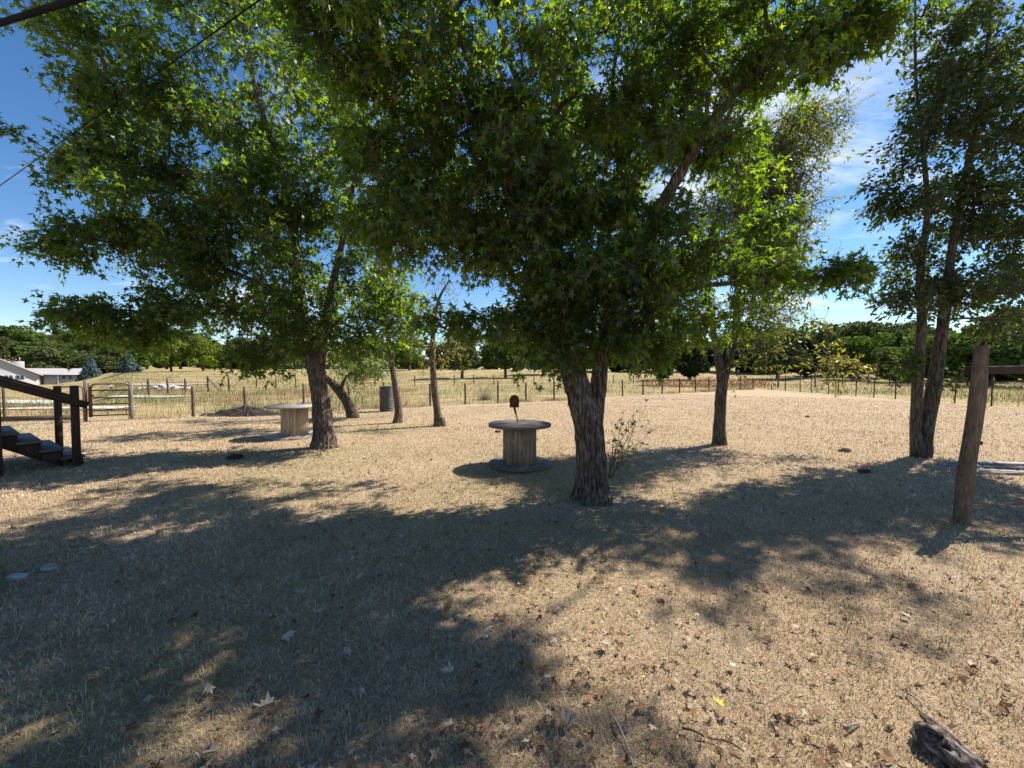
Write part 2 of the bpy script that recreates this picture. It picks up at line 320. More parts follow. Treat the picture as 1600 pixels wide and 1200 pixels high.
def ground_mat():
    m, nt = new_mat('ground_dry_turf')
    big = noise_of(nt, .45, 4); mid = noise_of(nt, 4.0, 5); fine = noise_of(nt, 38, 8, (1, 1, 1), .72, dist=.6); fib = noise_of(nt, 110, 4, (1, 1, 1), .7, dist=1.5)
    fm = N(nt, 'ShaderNodeMath', operation='ADD'); nt.links.new(fine, fm.inputs[0]); nt.links.new(fib, fm.inputs[1])
    fh = N(nt, 'ShaderNodeMath', operation='MULTIPLY'); nt.links.new(fm.outputs[0], fh.inputs[0]); fh.inputs[1].default_value = .5
    lawn = ramp(nt, [(.33, (.11, .075, .047)), (.46, (.30, .215, .135)), (.56, (.50, .375, .238)), (.68, (.70, .57, .40))], fh.outputs[0])
    greenish = ramp(nt, [(.33, (.09, .085, .04)), (.5, (.27, .245, .12)), (.65, (.48, .42, .24))], fh.outputs[0])
    ga = N(nt, 'ShaderNodeAttribute', attribute_name='green'); gm = maprange(nt, mid, .4, .68)
    gmul = N(nt, 'ShaderNodeMath', operation='MULTIPLY'); nt.links.new(ga.outputs['Fac'], gmul.inputs[0]); nt.links.new(gm, gmul.inputs[1])
    c = mixc(nt, gmul.outputs[0], lawn, greenish)
    fa = N(nt, 'ShaderNodeAttribute', attribute_name='field')
    fld = ramp(nt, [(.3, (.16, .17, .07)), (.46, (.28, .25, .115)), (.56, (.38, .28, .135)), (.7, (.44, .31, .15))], big)
    fld2 = mixc(nt, .55, fld, ramp(nt, [(.35, (.5, .48, .45)), (.65, (1.15, 1.1, 1.05))], fine), 'MULTIPLY')
    c = mixc(nt, fa.outputs['Fac'], c, fld2)
    da = N(nt, 'ShaderNodeAttribute', attribute_name='dirt')
    drt = ramp(nt, [(.35, (.24, .175, .115)), (.6, (.45, .355, .25)), (.75, (.6, .49, .37))], fh.outputs[0])
    dm = N(nt, 'ShaderNodeMath', operation='MULTIPLY'); nt.links.new(da.outputs['Fac'], dm.inputs[0]); nt.links.new(maprange(nt, mid, .3, .55), dm.inputs[1])
    c = mixc(nt, dm.outputs[0], c, drt)
    principled(nt, c, .95, fh.outputs[0], .9, .03, spec=.1); return m
M['ground'] = ground_mat()

# ------------------------------------------------------------------ ground, drive
FENCE = [(-13.0, 13.2), (0.76, 20.7), (15.9, 31.0), (22.7, 35.6)]
FENCE_R = [(22.7, 35.6), (22.7, 6.0)]
def fence_y(x): return np.interp(x, [-60, -18, -13.0, 0.76, 15.9, 22.7], [14.0, 13.2, 13.2, 20.7, 31.0, 35.6])
def field_mask(x, y): return np.maximum(ss(.0, 1.2, y - fence_y(x)), ss(22.3, 23.4, x))
def green_mask(x, y):
    g = ss(.42, .66, n2(x, y, .55, 3, 9)) * (0.35 + .65 * ss(2.5, -2.5, x)) * (1 - .75 * ss(.5, 2, x) * ss(5.5, 3.5, y))
    return np.clip(g * .55, 0, 1)
def dirt_mask(x, y):
    d = np.exp(-((x - 1.2) ** 2 + (y - 4.85) ** 2) / .28)
    d = d + .9 * np.exp(-((y - fence_y(x) + .9) / .55) ** 2) * ss(-7, -4, x) * ss(9, 5, x) + .7 * np.exp(-((x + 14.2) ** 2 + (y - 12.3) ** 2) / 1.2)
    d = d + .42 * ss(.56, .70, n2(x, y, .9, 3, 3))
    return np.clip(d, 0, 1)
def axis(lo, hi, core_lo, core_hi, step, g):
    a = list(np.arange(core_lo, core_hi + 1e-6, step)); s = step; v = core_hi
    while v < hi: s *= g; v += s; a.append(v)
    s = step; v = core_lo; pre = []
    while v > lo: s *= g; v -= s; pre.append(v)
    return np.array(pre[::-1] + a)
gx = axis(-900, 900, -16, 14, .2, 1.09); gy = axis(-60, 1500, -2, 22, .2, 1.09)
X, Y = np.meshgrid(gx, gy); Z = tz(X, Y)
nx, ny = len(gx), len(gy)
ii = (np.arange(ny - 1)[:, None] * nx + np.arange(nx - 1)[None, :]).ravel()
V = np.stack([X, Y, Z], -1).reshape(-1, 3)
fx, fy = V[:, 0], V[:, 1]
gme = mesh_np('ground', V, np.stack([ii, ii + 1, ii + nx + 1, ii + nx], 1), M['ground'],
              {'field': field_mask(fx, fy), 'green': green_mask(fx, fy), 'dirt': dirt_mask(fx, fy)}, smooth=True)
add('ground', gme, kind='structure')
def strip(name, pts, width, mat, lift=.012):
    pts = np.array(pts, float); q = []
    for a, b in zip(pts[:-1], pts[1:]):
        k = max(2, int(np.linalg.norm(b - a) / .8)); q += [a + (b - a) * t for t in np.linspace(0, 1, k, endpoint=False)]
    q = np.array(q + [pts[-1]]); t = unit(np.gradient(q, axis=0)); nrm = np.stack([-t[:, 1], t[:, 0]], 1)
    us = np.linspace(-.5, .5, 7); wob = 1 + .25 * (n2(q[:, 0], q[:, 1], .8, 2) - .5)
    v = q[:, None, :] + nrm[:, None, :] * (us[None, :, None] * width * wob[:, None, None])
    zz = tz(v[..., 0], v[..., 1]) + lift
    V = np.concatenate([v, zz[..., None]], -1).reshape(-1, 3); m = len(q)
    i = (np.arange(m - 1)[:, None] * 7 + np.arange(6)[None, :]).ravel()
    return add(name, mesh_np(name, V, np.stack([i, i + 1, i + 8, i + 7], 1), mat, smooth=True), kind='structure')
strip('gravel_drive', [(-60, 21), (-36, 18.5), (-24, 17.2), (-17.0, 17.0)], 1.1, M['gravel'], .05)
strip('gravel_drive', [(-70, 30), (-40, 25.5), (-26, 24.5), (-21, 24.5)], 2.0, M['gravel'], .07)
strip('gravel_drive', [(-95, 56), (-60, 47), (-45, 46), (-38, 47)], 5.0, M['gravel'], .1)

# ------------------------------------------------------------------ leaf templates (u sideways, v along, w normal)
def fold(pts, tris, f=.22, droop=.25):
    p = np.array([[u, v, -f * abs(u) - droop * v * v] for u, v in pts]); return p, np.array(tris)
MAPLE = fold([(0, 0), (.27, -.05), (.16, .17), (.57, .45), (.13, .44), (0, 1.1), (-.13, .44), (-.57, .45), (-.16, .17), (-.27, -.05)],
             [(0, 1, 2), (0, 2, 4), (2, 3, 4), (0, 4, 5), (0, 5, 6), (0, 6, 8), (6, 7, 8), (0, 8, 9)])
MAPLE_S = fold([(0, 0), (.52, .40), (.14, .46), (0, 1.1), (-.14, .46), (-.52, .40)], [(0, 1, 2), (0, 2, 3), (0, 3, 4), (0, 4, 5)])
ASHLEAF = fold([(0, 0), (.27, .42), (0, 1.0), (-.27, .42)], [(0, 1, 2), (0, 2, 3)], .3, .2)
LANCE = fold([(0, 0), (.19, .4), (0, 1.0), (-.19, .4)], [(0, 1, 2), (0, 2, 3)], .3, .2)
def leaves_mesh(name, tpl, pos, tip, nrm, size, rnd, mat):
    T, F = tpl; tip = unit(tip); side = unit(np.cross(tip, nrm)); nr = np.cross(side, tip); n = len(pos); k = len(T)
    V = pos[:, None, :] + size[:, None, None] * (T[None, :, 0:1] * side[:, None, :] + T[None, :, 1:2] * tip[:, None, :] + T[None, :, 2:3] * nr[:, None, :])
    Fa = (F[None] + (np.arange(n) * k)[:, None, None]).reshape(-1, 3)
    return mesh_np(name, V.reshape(-1, 3), Fa, mat, {'rnd': np.repeat(rnd, k)})

def resample(pts, rad, step):
    pts = np.asarray(pts, float); rad = np.asarray(rad, float)
    # smooth curve through the given points (Catmull-Rom)
    q = np.vstack([2 * pts[0] - pts[1], pts, 2 * pts[-1] - pts[-2]]); op, orr = [], []
    for i in range(len(pts) - 1):
        p0, p1, p2, p3 = q[i:i+4]; k = max(2, int(np.linalg.norm(p2 - p1) / step))
        for t in np.linspace(0, 1, k, endpoint=False):
            op.append(.5 * (2*p1 + (p2-p0)*t + (2*p0-5*p1+4*p2-p3)*t*t + (3*p1-p0-3*p2+p3)*t**3)); orr.append(rad[i] + (rad[i+1]-rad[i])*t)
    op.append(pts[-1]); orr.append(rad[-1]); return np.array(op), np.array(orr)
def bark_disp(amp, sc_xy, sc_z, flare_z=None, seed=0.0, flare=.5):
    def f(pts, ring, rr, th):
        p = pts[:, None, :] + ring * rr[..., None]
        q = p * np.array([sc_xy, sc_xy, sc_z]) + seed
        nz = vnoise(q + .6 * (vnoise(q * .5)[..., None] - .5)); rid = 1 - np.abs(2 * nz - 1)
        n2_ = vnoise(q * 2.3 + 5)
        big = vnoise(p * np.array([3, 3, 1.6]) + seed + 9) - .5
        k = np.minimum(1, rr / .12)
        out = rr + k * (amp * (rid ** 2 - .45) + amp * .6 * (n2_ - .5)) + rr * .22 * big
        if flare_z is not None:
            h = pts[:, 2:3] - flare_z
            out = out * (1 + flare * np.exp(-np.maximum(h, 0) / .16) * (1 + .5 * np.sin(th * 5 + seed)[None, :]))
        return out
    return f

def grow(base, stems, blobs, seed, tip_r=.004, step=.3, wander=.12, droop=.0, path_k=.3, clump=.26):
    """Skeleton: stems given by hand; foliage points in the blobs joined to it by branches.
    returns chains (points, node ids) and end twigs"""
    rg = np.random.default_rng(seed)
    pos, par, fix, plen, chains = [], [], [], [], []
    for pts, rad in stems:
        p, r = resample(pts, rad, .22)
        start = -1
        if pos:
            d = np.linalg.norm(np.array(pos) - p[0], axis=1); start = int(np.argmin(d))
        ids = []
        for k in range(len(p)):
            pos.append(p[k]); par.append(start if k == 0 else len(pos) - 2); fix.append(r[k]); ids.append(len(pos) - 1)
            pp = par[-1]; plen.append(0 if pp < 0 else plen[pp] + np.linalg.norm(p[k] - pos[pp]))
        chains.append((ids, True))
    att, meta = [], []
    for b in blobs:
        c, rx, n = np.asarray(b[0], float), np.asarray(b[1], float), b[2]
        m_ = max(1, int(n / 6.5)); d = unit(rg.normal(size=(m_, 3))) * (rg.random((m_, 1)) ** (.45))
        sg = np.minimum(rx * .42, clump)
        d = (d * rx)[rg.integers(0, m_, n)] + np.clip(rg.normal(size=(n, 3)), -1.8, 1.8) * sg * np.array([1, 1, .75])
        att.append(c + d); meta += [b[3] if len(b) > 3 else 0] * n
    att = np.concatenate(att); meta = np.array(meta)
    nst = len(pos); cap = nst + len(att) * 14
    PA = np.zeros((cap, 3)); PA[:nst] = pos; PL = np.zeros(cap); PL[:nst] = plen; minz = base[2] + .9
    ok = np.ones(cap, bool); ok[:nst] = PA[:nst, 2] > min(minz, PA[:nst, 2].max() - .1)
    TD = np.zeros((cap, 3))
    for i in range(nst): TD[i] = unit(PA[i] - PA[par[i]]) if par[i] >= 0 else (0, 0, 1)
    order = np.argsort(np.min(np.linalg.norm(att[:, None, :] - PA[None, :nst:3, :], axis=2), axis=1)); cnt = nst
    par = par + [0] * (cap - nst); fix = fix + [0] * (cap - nst); tips = []
    for ai in order:
        a = att[ai]; dv = a - PA[:cnt]; dist = np.linalg.norm(dv, axis=1); cosang = np.einsum('ij,ij->i', dv, TD[:cnt]) / np.maximum(dist, 1e-6)
        cost = dist * (1.25 - .35 * cosang) + path_k * PL[:cnt] * .25 + np.where(ok[:cnt], 0, 50) + np.where(dist < .12, .6, 0)
        s = int(np.argmin(cost)); p0 = PA[s]; d = dist[s]; k = max(2, int(d / step))
        if cnt + k >= cap: continue
        c1 = p0 + unit(TD[s] * .6 + unit(dv[s]) + np.array([0, 0, .25])) * d * .45
        ids = [s]; pv = s
        for t in np.linspace(0, 1, k + 1)[1:]:
            q = (1-t)**2 * p0 + 2*t*(1-t) * c1 + t*t * a + rg.normal(size=3) * wander * min(d, 1) * (t*(1-t)) - np.array([0, 0, droop * d * t * t])
            PA[cnt] = q; par[cnt] = pv; PL[cnt] = PL[pv] + np.linalg.norm(q - PA[pv]); TD[cnt] = unit(q - PA[pv]); ids.append(cnt); pv = cnt; cnt += 1
        chains.append((ids, False)); tips.append((pv, meta[ai]))
    rad = np.zeros(cnt); acc = np.zeros(cnt); ex = 2.3
    for t, _ in tips: acc[t] += tip_r ** ex
    for i in range(cnt - 1, -1, -1):                # children always follow their parents
        if acc[i] == 0: acc[i] = tip_r ** ex
        if par[i] >= 0: acc[par[i]] += acc[i] if i >= nst else 0
    rad = acc ** (1 / ex)
    for i in range(nst): rad[i] = max(fix[i], .004)
    for ids, st in chains:
        if not st: pass
    return PA[:cnt], np.array(par[:cnt]), rad, chains, tips, TD[:cnt], nst

def make_tree(name, label, base, stems, blobs, seed, leaf=('maple', MAPLE, .1), per=26, spread=.32, twigs=True, bark='bark', group=None, hang=.45,
              sides=28, amp=.012, fl=.5, step=.3, droop=0.0, leaf2=None, up=.7, trunk_n=1, cat='tree', rs=1.0, clump=.26):
    base = np.asarray(base, float)
    t = thing(name, label, cat, base, 0, group)
    Pn, par, rad, chains, tips, TD, nst = grow(base, stems, blobs, seed, step=step, droop=droop, clump=clump)
    rg = np.random.default_rng(seed + 1)
    bmx = MB(); si = 0
    for ci, (ids, st) in enumerate(chains):
        if st:
            pts, rr = resample(stems[ci][0], np.array(stems[ci][1]) * rs, .022 if stems[ci][1][0] > .12 else .05)
            mb = MB(); big = stems[ci][1][0] > .11
            fz = base[2] if abs(stems[ci][0][0][2] - base[2]) < .12 else None
            if fz is not None: pts[0, 2] -= .06
            mb.tube(pts - base, rr, sides if big else 12, True, bark_disp(amp if big else amp * .5, 20 if big else 30, 3.2, (0.0 if fz is not None else None), seed * 1.7 + ci, fl))
            mb.build('trunk' if ci < trunk_n else 'limb', M[bark], t, smooth=True)
        else:
            p = Pn[ids] - base; r = rad[ids].copy(); r[0] = min(r[0], r[1] * 1.15)
            bmx.tube(p, r, 7 if r[0] > .03 else (5 if r[0] > .012 else 3), False)
    # leaves on short side twigs at every branch end
    npos, ntip, nsz, nr, kind = [], [], [], [], []
    for tid, meta in tips:
        e = Pn[tid]; d = TD[tid]; m = int(per * rg.uniform(.65, 1.35)); sp = spread
        ntw = max(2, m // 6)
        for q in range(ntw):
            dv = unit(d * .55 + rg.normal(size=3) * .75 + np.array([0, 0, -.1 * hang])); ln = sp * rg.uniform(.6, 1.5)
            st0 = e - d * rg.uniform(0, sp * .8); mid = st0 + dv * ln * .55; en = st0 + dv * ln - np.array([0, 0, hang * ln * .45])
            if twigs: bmx.tube(np.array([st0, mid, en]) - base, (.0045, .0035, .002), 3, False)
            kk = m // ntw
            tt = rg.uniform(.25, 1.05, kk)[:, None]
            pp = (1-tt)**2 * st0 + 2*tt*(1-tt) * mid + tt*tt * en
            off = unit(rg.normal(size=(kk, 3)) + dv * .5) * (.035 + .03 * rg.random((kk, 1)))
            npos.append(pp + off); tp = off * 9 + dv * .5 + rg.normal(size=(kk, 3)) * .45; tp[:, 2] -= hang * rg.uniform(.5, 1.5, kk)
            ntip.append(tp); kind += [meta] * kk
    npos = np.concatenate(npos) - base; ntip = unit(np.concatenate(ntip)); kind = np.array(kind); n = len(npos)
    nrm = rg.normal(size=(n, 3)) * .55 + np.array([0, 0, up])
    size = leaf[2] * rg.uniform(.5, 1.3, n); rnd = np.clip(rg.beta(2, 2.4, n) + .35 * (vnoise(npos * 1.3 + seed) - .5), 0, 1)
    sel = kind == 0
    if bmx.n: bmx.build('branches', M['twig'], t, smooth=True)
    add('crown', leaves_mesh('crown', leaf[1], npos[sel], ntip[sel], nrm[sel], size[sel], rnd[sel], M[leaf[0]]), t)
    if leaf2 is not None and (~sel).any():
        s2 = ~sel; o = add('crown', leaves_mesh('crown', leaf2[1], npos[s2], ntip[s2], nrm[s2], size[s2] * leaf2[2] / leaf[2], rnd[s2], M[leaf2[0]]), t)
        if leaf2[3:]: o['label'] = leaf2[3]
    return t
def stem(lst, Y0=None):
    """[(px, py, Y, r), ...] -> points and radii"""
    return [P(a, b, y) for a, b, y, r in lst], [r for a, b, y, r in lst]
def blob(px, py, Y, rx, ry, rd, n, k=0):
    c = P(px, py, Y); return (c, (rx / FPX * Y, rd, ry / FPX * Y), n, k)
def ground_stem(lst):
    b = G(lst[0][0], lst[0][1]); b[2] = float(tz(b[0], b[1]))
    p, r = stem([(a, c, b[1] + dy, rr) for a, c, dy, rr in lst]); p[0] = b.copy(); return b, (p, r)

# --- the forked maple in the middle
b, A = ground_stem([(925,781,0,.215),(924,745,0,.205),(922,705,0,.2),(918,665,0,.205),(909,628,-.02,.19),(898,592,-.05,.168),(889,550,-.08,.152),(880,500,-.1,.132),(864,440,-.12,.116),(838,390,-.15,.102),(803,290,-.2,.085),(776,215,-.3,.07),(741,110,-.4,.054),(708,20,-.5,.042),(690,-70,-.6,.03)])
Bm = stem([(926,705,4.98,.13),(930,655,5.0,.118),(935,612,5.02,.106),(940,560,5.05,.105),(960,480,5.1,.106),(1000,400,5.1,.096),(1034,321,5.1,.086),(1097,217,5.0,.07),(1167,125,4.9,.055),(1240,80,4.8,.042),(1310,35,4.7,.03)])
Cm = stem([(880,500,4.9,.09),(873,420,5.0,.082),(868,330,5.1,.074),(867,250,5.15,.066),(867,150,5.2,.055),(868,62,5.2,.045),(866,-40,5.2,.036),(870,-150,5.2,.026)])
Dm = stem([(867,285,5.15,.055),(835,187,5.0,.048),(810,130,4.9,.042),(787,67,4.8,.034),(772,-10,4.7,.026)])
Em = stem([(946,540,5.06,.06),(990,480,5.35,.05),(1080,450,5.55,.042),(1180,440,5.6,.034),(1270,435,5.55,.024),(1345,425,5.5,.014)])
main_blobs = [blob(905,445,4.8,95,75,.6,135), blob(985,430,4.95,60,70,.45,60), blob(935,330,4.9,70,70,.5,60), blob(985,535,5.1,50,30,.35,24), blob(900,522,4.74,62,42,.3,48), blob(825,320,4.9,130,115,1.2,125), blob(700,360,4.6,110,75,.9,85), blob(725,500,4.5,75,12,.25,16),
  blob(820,505,4.7,45,22,.35,12), blob(680,215,4.6,135,115,1.1,115), blob(850,130,4.6,185,125,1.4,130), blob(610,70,4.3,120,80,1.0,75), blob(540,40,4.0,90,55,.7,40),
  blob(1000,260,5.2,135,130,1.2,115), blob(1090,410,5.5,125,62,.9,90), blob(1070,490,5.7,90,38,.6,45), blob(1005,545,5.4,45,28,.4,16), blob(1220,428,5.6,75,26,.4,30), blob(1345,428,5.45,60,15,.22,16),
  blob(1060,110,5.1,155,105,1.0,95), blob(1210,70,4.7,130,60,.8,70), blob(1350,20,4.6,80,35,.5,38), blob(1125,270,5.4,60,50,.6,26), blob(1210,345,5.5,65,16,.35,14), blob(1275,110,4.8,35,40,.3,10),
  blob(900,230,6.6,180,160,1.0,60), ((3.5,4.4,6.5),(1.0,.7,.6),46), ((0.6,4.8,7.6),(3.2,2.4,1.6),110), ((0.2,7.4,5.6),(1.5,1.1,1.3),75), ((.9,7.7,7.3),(1.4,1.0,1.1),45), ((-1.0,3.4,6.2),(1.9,1.3,1.2),90), ((1.2,3.2,6.4),(1.4,1.1,1.0),55), ((2.4,6.2,7.0),(1.8,1.4,1.6),70), ((0.8,5.0,9.3),(1.8,1.6,1.0),50)]
main_blobs += [blob(610,230,4.7,70,85,.7,40), blob(620,350,4.6,60,50,.6,28)]
main_blobs = [(q[0], q[1], int(q[2] * 1.16) + 1, q[3] if len(q) > 3 else 0) for q in main_blobs]
make_tree('maple_tree', 'large forked shade maple in the middle with rough shaggy bark', b, [A, Bm, Cm, Dm, Em], main_blobs, 11, ('maple', MAPLE, .088), 40, .23, clump=.19, amp=.034, sides=96, fl=.42, rs=.88, hang=.55, trunk_n=1)
maple_base = b
maple = bpy.data.objects['maple_tree']
# --- the maple at left
b, A = ground_stem([(507,699,0,.225),(505,665,0,.2),(501,625,0,.195),(495,588,0,.185),(484,548,0,.14),(471,480,0,.115),(462,400,-.05,.1),(452,320,-.1,.086),(430,240,-.15,.07),(402,150,-.2,.052),(382,50,-.25,.038),(370,-70,-.25,.028)])
Bm = stem([(497,592,8.27,.115),(501,560,8.3,.11),(504,530,8.33,.1),(512,480,8.36,.085),(530,400,8.36,.07),(546,320,8.3,.055),(562,240,8.3,.04),(570,150,8.2,.03)])
Cm = stem([(474,500,8.26,.07),(430,455,8.1,.06),(360,425,7.9,.05),(280,400,7.8,.04),(200,385,7.7,.028)])
Dm = stem([(466,430,8.24,.07),(420,360,8.1,.06),(350,300,7.9,.05),(260,260,7.8,.038),(170,240,7.7,.025)])
Em = stem([(474,495,8.26,.05),(430,490,8.1,.045),(350,490,7.9,.036),(270,492,7.75,.028),(180,490,7.6,.018)])
left_blobs = [blob(330,310,8.0,170,130,1.7,260), blob(195,490,7.6,85,20,.7,60), blob(185,368,7.6,95,34,.8,85), blob(170,240,7.6,85,42,.9,80), blob(190,130,7.6,90,42,.9,80), blob(135,40,7.5,70,45,.8,60),
  blob(205,525,7.8,60,24,.6,40), blob(300,478,7.9,60,16,.6,28), blob(405,552,8.1,50,30,.6,36), blob(330,440,8.0,120,80,1.3,150), blob(455,480,8.0,90,70,.9,100), blob(570,440,8.3,90,80,1.1,110), blob(615,520,8.4,55,35,.6,36),
  blob(540,510,8.2,60,50,.7,45), blob(300,110,8.0,160,120,1.7,210), blob(450,200,8.0,120,130,1.7,180), blob(500,340,8.2,120,110,1.5,150), blob(230,200,7.7,90,90,1.2,90), blob(15,206,6.9,22,8,.15,5), blob(90,208,7.2,60,14,.3,8),
  blob(310,-90,8.0,230,110,2.2,220), blob(330,-230,8.2,150,80,1.6,90), blob(480,60,8.3,80,90,1.2,60)]
left_blobs += [blob(555,240,8.3,60,80,.9,55), blob(610,330,8.4,60,60,.8,36), blob(150,492,7.6,65,16,.6,30), blob(140,380,7.6,60,22,.6,34), blob(440,540,8.1,40,30,.5,24), blob(140,270,7.6,50,30,.6,30), blob(330,400,7.9,110,80,1.0,70)]
make_tree('maple_tree', 'full round maple at left, trunk between the pale cable spool and the barrel', b, [A, Bm, Cm, Dm, Em], left_blobs, 23, ('maple', MAPLE_S, .105), 31, .28, clump=.23, amp=.034, sides=84, fl=.3, rs=.9, hang=.45)
# --- thin-crowned elm behind the maple
b, A = ground_stem([(1125,694,0,.15),(1124,660,0,.135),(1126,622,0,.132),(1128,592,0,.12),(1120,550,0,.085),(1113,510,0,.072),(1106,450,0,.06),(1110,380,0,.05),(1130,300,0,.038),(1150,220,0,.028)])
Y3 = b[1]
Bm = stem([(1130,600,Y3,.1),(1140,560,Y3,.09),(1148,520,Y3,.08),(1152,470,Y3,.07),(1166,400,Y3,.058),(1186,320,Y3,.045),(1212,250,Y3,.034),(1232,190,Y3,.024)])
Cm = stem([(1142,556,Y3,.03),(1180,548,Y3-.2,.024),(1225,555,Y3-.4,.018),(1280,575,Y3-.6,.012),(1310,580,Y3-.7,.008)])
elm_blobs = [blob(1220,255,9,70,80,.8,110), blob(1245,195,9.1,50,35,.6,50), blob(1205,365,9,75,75,.8,85), blob(1150,300,9.1,70,90,.9,70), blob(1235,470,8.9,60,40,.6,26), blob(1180,500,8.8,50,40,.5,20),
  blob(1265,578,8.2,60,22,.4,26,1), blob(1190,565,8.5,45,25,.4,12,1), blob(1300,545,8.1,25,22,.3,8,1)]
elm_blobs = [(q[0], q[1], int(q[2] * (1.5 if q[3] == 0 else .4)), q[3]) for q in elm_blobs]
make_tree('elm_tree', 'thin leaning tree with sparse olive and brown leaves behind the big maple', b, [A, Bm, Cm], elm_blobs, 31, ('elm', LANCE, .1), 40, .42, bark='bark_dark', amp=.014, fl=.2, sides=48, rs=.86, hang=.3, leaf2=('yellowing', LANCE, .1, 'low branch with yellowing leaves'))
# --- double-stemmed ash at right
b, A = ground_stem([(1443,714,0,.165),(1450,655,0,.155),(1461,592,0,.145),(1470,530,0,.132),(1477,480,0,.12),(1482,430,0,.102),(1496,340,0,.082),(1516,240,0,.064),(1536,130,0,.05),(1550,0,0,.036),(1556,-100,0,.025)])
Y4 = b[1]
Bm = stem([(1432,716,Y4-.05,.125),(1431,655,Y4,.118),(1434,600,Y4,.112),(1438,540,Y4,.102),(1440,480,Y4,.09),(1438,420,Y4,.082),(1449,330,Y4,.062),(1441,220,Y4,.045),(1431,120,Y4,.032),(1430,0,Y4,.022)])
ash_blobs = [blob(1472,90,7.4,62,70,.9,80), blob(1580,60,7.4,70,90,1.1,105), blob(1450,205,7.3,52,50,.7,70), blob(1565,220,7.4,70,80,1.0,125), blob(1435,300,7.2,48,30,.6,44), blob(1495,325,7.3,65,55,.8,95), blob(1590,345,7.4,55,50,.8,75),
  blob(1415,385,7.2,42,18,.4,20), blob(1490,440,7.3,80,45,.8,90), blob(1580,440,7.5,50,35,.7,44), blob(1420,480,7.1,40,16,.4,16), blob(1420,572,7.1,30,14,.3,9), blob(1555,520,7.8,50,35,.6,30), blob(1560,500,7.8,40,20,.4,10),
  blob(1550,-20,7.5,80,35,.8,28), blob(1690,200,7.5,80,160,1.2,130), blob(1500,590,7.1,14,5,.1,2)]
ash_blobs.append(((6.2, 5.5, 8.3), (.9, .6, .6), 42, 0))
make_tree('ash_tree', 'two-stemmed dark tree at right beside the clothesline pole', b, [A, Bm], ash_blobs, 43, ('ash', ASHLEAF, .1), 36, .24, bark='bark_dark', amp=.014, fl=.12, sides=48, rs=.7, hang=.12, trunk_n=2)
# --- leaning tree and two thin trees in front of the fence
b, A = ground_stem([(552,652,0,.25),(547,637,0,.22),(537,620,0,.195),(524,604,0,.175),(509,590,0,.155),(491,570,0,.12),(478,545,0,.09),(470,510,0,.05)])
Y5 = b[1]
Bm = stem([(534,614,Y5,.09),(535,600,Y5-.1,.075),(545,585,Y5-.2,.05),(562,572,Y5-.3,.03)])
make_tree('leaning_tree', 'sharply leaning trunk with pale green drooping leaves behind the left maple', b, [A, Bm], [blob(562,574,Y5-.3,38,18,.7,60), blob(540,585,Y5-.2,25,16,.6,20), blob(588,580,Y5-.4,18,12,.4,14), blob(480,535,Y5,60,40,1.2,60)],
          57, ('fresh', LANCE, .12), 26, .35, bark='bark_dark', amp=.012, fl=.12, rs=.78, hang=.6)
b, A = ground_stem([(622,661,0,.13),(622,640,0,.108),(617,600,0,.1),(611,560,0,.092),(607,530,0,.08),(602,480,0,.065),(600,430,0,.05),(598,370,0,.03)])
make_tree('young_tree', 'slim straight young tree just right of the dark barrel', b, [A], [blob(600,460,b[1],45,50,.9,70), blob(632,495,b[1],30,35,.6,30), blob(598,380,b[1],45,55,.9,60)], 61, ('fresh', MAPLE_S, .12), 22, .35, bark='bark', amp=.006, fl=.3, sides=20)
b, A = ground_stem([(686,666,0,.15),(683,642,0,.105),(678,602,0,.098),(676,560,0,.088),(677,520,0,.066),(685,470,0,.04),(702,438,0,.02)])
Bm = stem([(691,665,b[1]-.02,.11),(690,658,b[1]-.02,.1),(690,652,b[1]-.02,.09)])
make_tree('young_tree', 'thin half-bare young tree with a cut stump at its foot', b, [A, Bm], [blob(697,540,b[1],34,28,.6,34), blob(665,545,b[1],26,26,.5,18), blob(692,470,b[1],45,38,.6,26)], 67, ('yellowing', LANCE, .09), 12, .4, bark='bark', amp=.006, fl=.1, sides=20)

# sprouts at the foot of the middle maple
sp = MB(); lp, lt = [], []; rg = np.random.default_rng(5); o0 = G(950, 745) - maple_base
root = np.array([.24, .02, .28])
for px, py in ((1008,640),(992,665),(985,700),(1000,690),(975,640),(968,690),(1020,672),(990,655),(962,665),(978,720),(986,716)):
    e = P(px, py, maple_base[1] + rg.uniform(-.15, .2)) - maple_base
    mid = root * .5 + e * .5 + rg.normal(size=3) * .03
    pts, rr = resample([root + rg.normal(size=3) * .02, mid, e], [.006, .004, .0015], .06); sp.tube(pts, rr, 4, False)
    for q in range(11):
        s = pts[rg.integers(len(pts) // 3, len(pts))]; en = s + rg.normal(size=3) * .05 + np.array([0, 0, .05]); sp.tube([s, en], [.003, .0015], 3, False)
        if rg.random() < .75: lp.append(en); lt.append(rg.normal(size=3))
spo = sp.build('sprout', M['post_wood'], maple, smooth=True); spo['label'] = 'thin leafy sprouts at the foot of the trunk'
lp, lt = np.array(lp), np.array(lt)
add('sprout_leaves', leaves_mesh('sprout_leaves', MAPLE_S, lp, lt, rg.normal(size=lp.shape), rg.uniform(.035, .075, len(lp)), rg.random(len(lp)), M['fresh']), spo)

